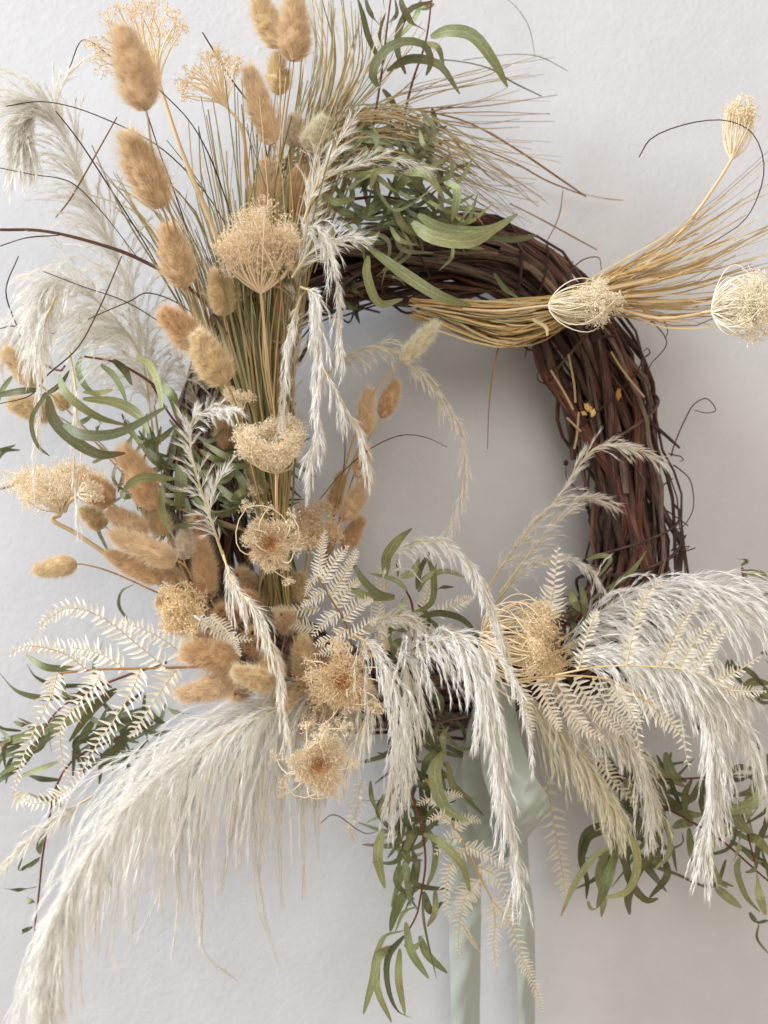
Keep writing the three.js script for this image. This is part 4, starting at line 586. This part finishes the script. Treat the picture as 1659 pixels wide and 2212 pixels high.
plume('pale plume reaching up across the dark vines', [1040, 1290, .13, 1125, 1165, .14, 1205, 1075, .145, 1285, 968, .145, 1345, 962, .145, 1428, 992, .145], 66, 68, { droop: .35, ang: .4, tone: GW, dens: .9 });
plume('shorter pale plume side branch in front of the vine edge', [1080, 1280, .12, 1185, 1145, .125, 1255, 1078, .125, 1322, 1088, .125], 44, 55, { droop: .35, ang: .4, tone: GW, dens: .9 });
plume('small white plume tip curling over the upright fern tip', [1070, 1300, .11, 1140, 1228, .125, 1215, 1205, .13, 1268, 1225, .13, 1312, 1284, .13], 42, 48, { droop: .6, ang: .4, tone: WW, dens: .8 });
plume('widest white plume sweeping out sideways past the vines', [1200, 1390, .12, 1330, 1305, .15, 1460, 1268, .17, 1590, 1285, .18, 1720, 1350, .18], 210, 230, { droop: .85, ang: .6, tone: WW, lenAt: (t) => 1.05 - .35 * t, dens: .8 });
plume('heavy white plume drooping to a hanging tip over the fern', [1170, 1450, .16, 1300, 1408, .19, 1420, 1425, .21, 1515, 1505, .22, 1540, 1650, .23, 1516, 1850, .23], 190, 200, { droop: 1, ang: .5, tone: WW, lenAt: (t) => 1.05 - .5 * t, dens: .85 });
plume('outer white plume falling beyond the heavy drooping one', [1290, 1425, .18, 1450, 1435, .2, 1560, 1505, .21, 1625, 1620, .22, 1690, 1800, .22], 80, 150, { droop: 1, ang: .45, tone: WW, dens: .85 });
plume('yellowish plume hanging below the round lace nest', [1100, 1470, .12, 1165, 1535, .13, 1230, 1610, .14, 1290, 1690, .14, 1335, 1760, .14], 120, 170, { droop: .9, ang: .45, tone: YW, dens: .85 });
plume('white plume filling the gap between the shaded lace flower and broad cascade', [830, 1400, .14, 870, 1420, .16, 890, 1500, .18, 880, 1600, .185, 870, 1700, .185], 60, 150, { droop: 1, ang: .6, tone: WW });
plume('cream plume spreading under the shaded lace flower', [760, 1440, .12, 760, 1510, .14, 730, 1590, .15, 700, 1680, .15], 60, 150, { droop: 1, ang: .7, tone: CW });
plume('cream plume fanning out under the large drooping fern', [1130, 1450, .13, 1220, 1500, .15, 1310, 1560, .16, 1380, 1650, .16, 1410, 1760, .16], 120, 160, { droop: .9, ang: .55, tone: CW });
plume('pale plume filling between the widest plume and the heavy drooping one', [1180, 1420, .12, 1290, 1370, .14, 1400, 1370, .15, 1500, 1410, .16, 1600, 1500, .16], 120, 170, { droop: .9, ang: .6, tone: WW });
plume('greyish plume fluff behind the brown bunny tail at the ring edge', [450, 930, .07, 415, 840, .075, 375, 760, .075], 36, 60, { droop: .3, ang: .8, tone: GW, dens: .8 });

// ---------------------------------------------------------------- dried lace umbels
const LACE = srgb(250, 236, 210), LGOLD = srgb(246, 222, 182), LCORE = srgb(228, 180, 124);
const bez = (p, t) => { const q = 1 - t; return p[0] * q * q * q + 3 * p[1] * q * q * t + 3 * p[2] * q * t * t + p[3] * t * t * t; };
function umbel(label, x, y, z, dir, Rpx, Hpx, mode, n, stemPts, o2 = {}) {
  const { tone = LACE, core = null, fl = 0.2, k = 20, rw = 0.0005, group = 'dried lace umbels', stemW = 0.0013, minR = 0.12, wild = 0.25, low = 0.62 } = o2;
  const o = thing('lace_umbel', label, 'dried flower', group), B = at(x, y, z), A = v3(...dir).normalize(), R = mm(Rpx, z), H = mm(Hpx, z), X = anyPerp(A), Y = A.clone().cross(X);
  if (stemPts.length) { const s = new MB(); s.col = vary(srgb(222, 196, 156), 0.06); s.tube([B.clone().addScaledVector(A, 0.001), ...path3(stemPts)], (t) => stemW * (0.85 + 0.3 * t), 7, 24); s.build('stem', M.twig, o); }
  const prof = { nest: [[0, 1.1, 1.38, 0.62], [0, 0.12, 0.78, 1.0]], cup: [[0, 0.62, 1.12, 0.9], [0, 0.25, 0.6, 0.92]], open: [[0, 0.16, 0.62, 1.0], [0, 0.42, 0.8, 1.0]], cone: [[0, 0.5, 1.0, 0.75], [0, 0.3, 0.7, 1.0]], face: [[0, 0.35, 0.85, 1.0], [0, 0.5, 0.9, 0.62]] }[mode];
  for (let i = 0; i < n; i++) {
    const ph = i * 2.39996 + gauss() * wild, rho = lerp(minR, 1, Math.pow((i + 0.5) / n, mode === 'nest' ? 0.8 : 0.5)) * rr(1 - wild * 0.7, 1 + wild * 0.5), hs = mode === 'nest' || mode === 'cup' ? lerp(low, 1, rnd()) * lerp(0.8, 1.05, rho) : mode === 'face' ? rr(0.7, 1.35) : lerp(1, 0.8, rho * rho) * rr(0.72, 1.08);
    const C = X.clone().multiplyScalar(Math.cos(ph)).addScaledVector(Y, Math.sin(ph)), twist = gauss() * wild * 2.4 + (o2.swirl || 0), pts = [], wv = randDir().multiplyScalar(R * wild * 0.3);
    const W = X.clone().multiplyScalar(-Math.sin(ph)).addScaledVector(Y, Math.cos(ph));
    const tm = (mode === 'nest' || mode === 'cup') ? rr(o2.tmin ?? 0.55, 1) : 1;
    for (let q = 0; q <= 10; q++) { const t = q / 10 * tm, r = bez(prof[0], t) * R * rho, h = bez(prof[1], t) * H * hs; pts.push(B.clone().addScaledVector(C, r * Math.cos(twist * t * t)).addScaledVector(W, r * Math.sin(twist * t * t)).addScaledVector(A, h).addScaledVector(wv, t * Math.sin(t * 5 + i))); }
    const rb = new MB(); rb.col = vary(tone, 0.07); rb.tube(pts, (t) => rw * rr(0.95, 1.05) * (1.25 - 0.45 * t), 5, 0);
    const ray = rb.build('floret_ray', M.twig, o), fb = new MB(), E = pts[10], T = E.clone().sub(pts[8]).normalize(), kk = Math.round(k * 1.7 * rr(0.7, 1.2)), fs = R * fl * rr(0.7, 1.3);
    for (let q = 0; q < kk; q++) {
      const d = T.clone().multiplyScalar(0.6).addScaledVector(randDir(), 1).normalize(), l = fs * rr(0.55, 1.1), b1 = E.clone().addScaledVector(d, l * 0.6), d2 = d.clone().multiplyScalar(1).addScaledVector(T, 0.5).addScaledVector(randDir(), 0.5).normalize();
      fb.col = vary(tone, 0.08); fb.sliver(E, d, l * 0.72, 0.00042); fb.sliver(b1, d2, l * 0.5, 0.0004);
      const tip = b1.addScaledVector(d2, l * 0.45);
      for (let e = 0; e < 4; e++) fb.sliver(tip, d2.clone().addScaledVector(randDir(), 1.1).normalize(), rr(0.0014, 0.0026), 0.0005);
    }
    fb.build('floret_cluster', M.twig, ray, 'stuff');
  }
  if (core) {                                                             // the dense tuft of short dried florets in the middle
    const cb = new MB(); for (let i = 0; i < 5200; i++) { const a = rr(0, 6.2832), q = Math.pow(rnd(), 0.6) * (0.66 + 0.12 * Math.sin(a * 3 + x) + 0.1 * Math.sin(a * 7 + y)) * R, d = A.clone().addScaledVector(X, Math.cos(a) * q / R * 1.5).addScaledVector(Y, Math.sin(a) * q / R * 1.5)   .addScaledVector(randDir(), 1.15).normalize(); const f = q / (0.78 * R), kk = rr(0.88, 1.1), c = f < 0.2 + 0.12 * rnd() ? core : rnd() < f * 1.3 ? tone : LGOLD; cb.col = [c[0] * kk, c[1] * kk, c[2] * kk]; cb.sliver(B.clone().addScaledVector(X, Math.cos(a) * q).addScaledVector(Y, Math.sin(a) * q).addScaledVector(A, H * (0.3 + 0.3 * Math.sin(Math.min(1, f * 1.4) * 2.2) + 0.25 * rnd())), d, R * rr(0.12, 0.26), 0.00045); }
    cb.build('floret_tuft', M.twig, o, 'stuff');
  }
  rebase(o, B);
}
umbel('largest straw lace nest standing in front of the sheaf', 563, 634, .2, [0, 1, .2], 80, 200, 'cup', 92, [570, 700, .19, 585, 900, .16, 600, 1100, .12], { fl: .34, k: 30, rw: .0006, tone: srgb(250, 233, 204), low: .42, wild: .5 });
umbel('cup shaped lace nest opening upward at the middle of the sheaf', 598, 1022, .2, [-.06, .82, .6], 66, 108, 'cup', 76, [598, 1090, .19, 606, 1150, .15, 610, 1230, .12], { fl: .3, k: 26, rw: .0006, low: .8, minR: .62, wild: .35, tmin: .75 });
umbel('front facing lace flower with amber centre below the cup shaped nest', 585, 1175, .19, [.05, .1, 1], 70, 46, 'face', 17, [590, 1210, .15, 600, 1280, .11], { core: LCORE, fl: .24, k: 18, minR: .75, wild: .75 });
umbel('front facing lace flower in front of the drooping cream plume', 690, 1640, .21, [.05, -.1, 1], 78, 50, 'face', 17, [690, 1600, .16, 680, 1520, .11], { core: LCORE, fl: .24, k: 18, minR: .7, wild: .8 });
umbel('shaded lace flower with amber centre beneath the small fern', 745, 1472, .17, [-.1, .1, 1], 80, 46, 'face', 24, [740, 1450, .13, 720, 1420, .1], { core: LCORE, fl: .3, k: 24, minR: .45, tone: srgb(247, 228, 196), wild: .6 });
umbel('beige lace nest half hidden behind the front facing flower and fern', 672, 1170, .12, [.1, .75, .6], 58, 70, 'cup', 50, [660, 1230, .11, 650, 1300, .1], { fl: .36, k: 24, tone: srgb(244, 224, 190), wild: .35 });
umbel('tangled lace umbel on a thick bent stem before the wall', 130, 1116, .16, [-.05, .92, .35], 84, 92, 'open', 74, [112, 1122, .165, 160, 1150, .16, 250, 1210, .15, 345, 1262, .13, 420, 1310, .11], { fl: .3, k: 26, rw: .0006, stemW: .0019, wild: .5 });
umbel('golden lace umbel behind the large raised bunny tail', 347, 188, .2, [-.45, .9, .1], 108, 150, 'open', 44, [355, 215, .2, 390, 320, .2, 440, 440, .19, 520, 640, .16], { fl: .17, k: 12, tone: srgb(246, 224, 184), stemW: .0017, wild: .3 });
umbel('open straw umbel on a bent pale stem beside the slim bunny tail', 493, 236, .17, [-.5, .86, .1], 74, 108, 'open', 46, [515, 262, .17, 528, 310, .165, 530, 370, .15, 560, 560, .12], { fl: .15, k: 9, rw: .00045, tone: srgb(247, 228, 194), wild: .3 });
umbel('closed cone shaped umbel at the end of a long white stem', 1580, 346, .13, [.2, 1, .05], 42, 122, 'cone', 50, [1560, 378, .13, 1480, 490, .13, 1400, 570, .13, 1300, 660, .125], { fl: .3, k: 12, rw: .0004, tone: srgb(248, 234, 204), stemW: .0014, wild: .2 });
umbel('egg shaped pale lace nest lying on the straw bundle over the ring', 1184, 660, .15, [1, -.02, .15], 44, 136, 'nest', 84, [1150, 664, .145, 1080, 672, .135, 1000, 668, .12], { fl: .42, k: 26, rw: .00042, tone: srgb(250, 240, 215), wild: .6, low: .6, tmin: .72 });
umbel('open pale lace nest at the outer end of the straw bundle', 1536, 672, .16, [1, .06, .4], 70, 124, 'nest', 80, [1490, 682, .155, 1420, 688, .15, 1340, 670, .14, 1290, 664, .13], { fl: .36, k: 26, rw: .00045, tone: srgb(250, 241, 217), stemW: .0016, wild: .6, low: .6, tmin: .72 });
umbel('round ball of curled lace rays between the arched plume and fern', 1042, 1385, .15, [.8, .05, .6], 100, 165, 'nest', 84, [1050, 1410, .13, 1080, 1460, .1], { fl: .26, k: 22, rw: .0006, tone: srgb(247, 228, 192), wild: .35, swirl: .5, tmin: .82, low: .8 });
umbel('curled straw lace flower resting on the lower bunny tail cluster', 415, 1335, .17, [-.35, .35, .9], 56, 74, 'nest', 54, [430, 1340, .14, 470, 1360, .1], { fl: .34, k: 24, tone: srgb(247, 226, 188), wild: .45 });
umbel('small lace sprig peeking out under the cup shaped nest', 560, 1085, .15, [-.2, 1, .4], 26, 42, 'open', 18, [570, 1110, .13, 590, 1170, .11], { fl: .4, k: 16 });
umbel('small lace sprig at the edge of the sheaf above the cup shaped nest', 524, 905, .17, [-.15, 1, .3], 30, 55, 'open', 18, [520, 940, .16, 560, 1040, .13, 600, 1120, .11], { fl: .4, k: 16 });
umbel('small curled lace umbellet in front of the greyish brown bunny tail', 168, 1068, .2, [.9, .15, .4], 26, 46, 'cone', 14, [150, 1085, .19, 140, 1105, .17], { fl: .5, k: 14 });
umbel('soft lace tangle between bunny tails and the shaded lace flower', 680, 1520, .14, [-.2, -.1, 1], 60, 40, 'face', 26, [680, 1500, .11, 680, 1480, .09], { fl: .34, k: 20, tone: srgb(232, 204, 160), wild: .4 });

// ---------------------------------------------------------------- sage ribbon
function band(name, parent, L, Rt, bulge, seg = 40, cross = 10) {          // cloth lofted between two edges, softly rippled
  const a = curveOf(path3(L)), b = curveOf(path3(Rt)), pos = [], uv = [], ix = [];
  for (let i = 0; i <= seg; i++) { const t = i / seg, p = a.getPoint(t), q = b.getPoint(t); for (let k = 0; k <= cross; k++) { const s = k / cross, r = p.clone().lerp(q, s); r.z += bulge * Math.sin(Math.PI * s) + 0.0028 * Math.sin(t * 15 + s * 2.9) + 0.0016 * Math.sin(t * 37 - s * 5.5) + 0.0009 * Math.sin(t * 71 + s * 9); pos.push(r.x, r.y, r.z); uv.push(s, t * 0.3); } }
  for (let i = 0; i < seg; i++) for (let k = 0; k < cross; k++) { const c = i * (cross + 1) + k; ix.push(c, c + cross + 1, c + 1, c + 1, c + cross + 1, c + cross + 2); }
  const g = new THREE.BufferGeometry(); g.setAttribute('position', new THREE.Float32BufferAttribute(pos, 3)); g.setAttribute('uv', new THREE.Float32BufferAttribute(uv, 2)); g.setIndex(ix); g.computeVertexNormals();
  const m = new THREE.Mesh(g, M.satin); m.name = name; m.castShadow = m.receiveShadow = true; parent.add(m);
}
{
  const r = thing('satin_ribbon', 'sage green satin ribbon with a loop and two long hanging tails', 'ribbon');
  band('tail', r, [1040, 1470, .09, 1000, 1600, .07, 975, 1750, .05, 970, 1900, .04, 971, 2050, .036, 976, 2260, .034], [1100, 1470, .09, 1070, 1600, .07, 1046, 1750, .05, 1040, 1900, .04, 1038, 2050, .034, 1037, 2260, .03], .006);
  band('tail', r, [1070, 1480, .085, 1080, 1650, .06, 1100, 1830, .05, 1112, 2000, .044, 1122, 2260, .04], [1120, 1480, .085, 1138, 1650, .062, 1141, 1830, .05, 1154, 2000, .04, 1157, 2260, .034], .005);
  band('loop', r, [1030, 1470, .1, 1035, 1560, .125, 1045, 1680, .14, 1085, 1770, .145, 1112, 1800, .14, 1110, 1835, .12, 1085, 1856, .1], [1110, 1470, .1, 1122, 1580, .13, 1152, 1670, .155, 1182, 1718, .16, 1186, 1742, .15, 1150, 1766, .12, 1115, 1770, .09], .012);
  band('loop', r, [1040, 1475, .085, 1005, 1600, .09, 1000, 1700, .1, 1020, 1780, .11, 1060, 1845, .11, 1090, 1858, .1], [1100, 1475, .085, 1080, 1600, .08, 1075, 1700, .075, 1080, 1760, .075, 1095, 1800, .08, 1115, 1775, .09], .004);
  rebase(r, at(1080, 1475, .09));
}
renderer.render(scene, camera);
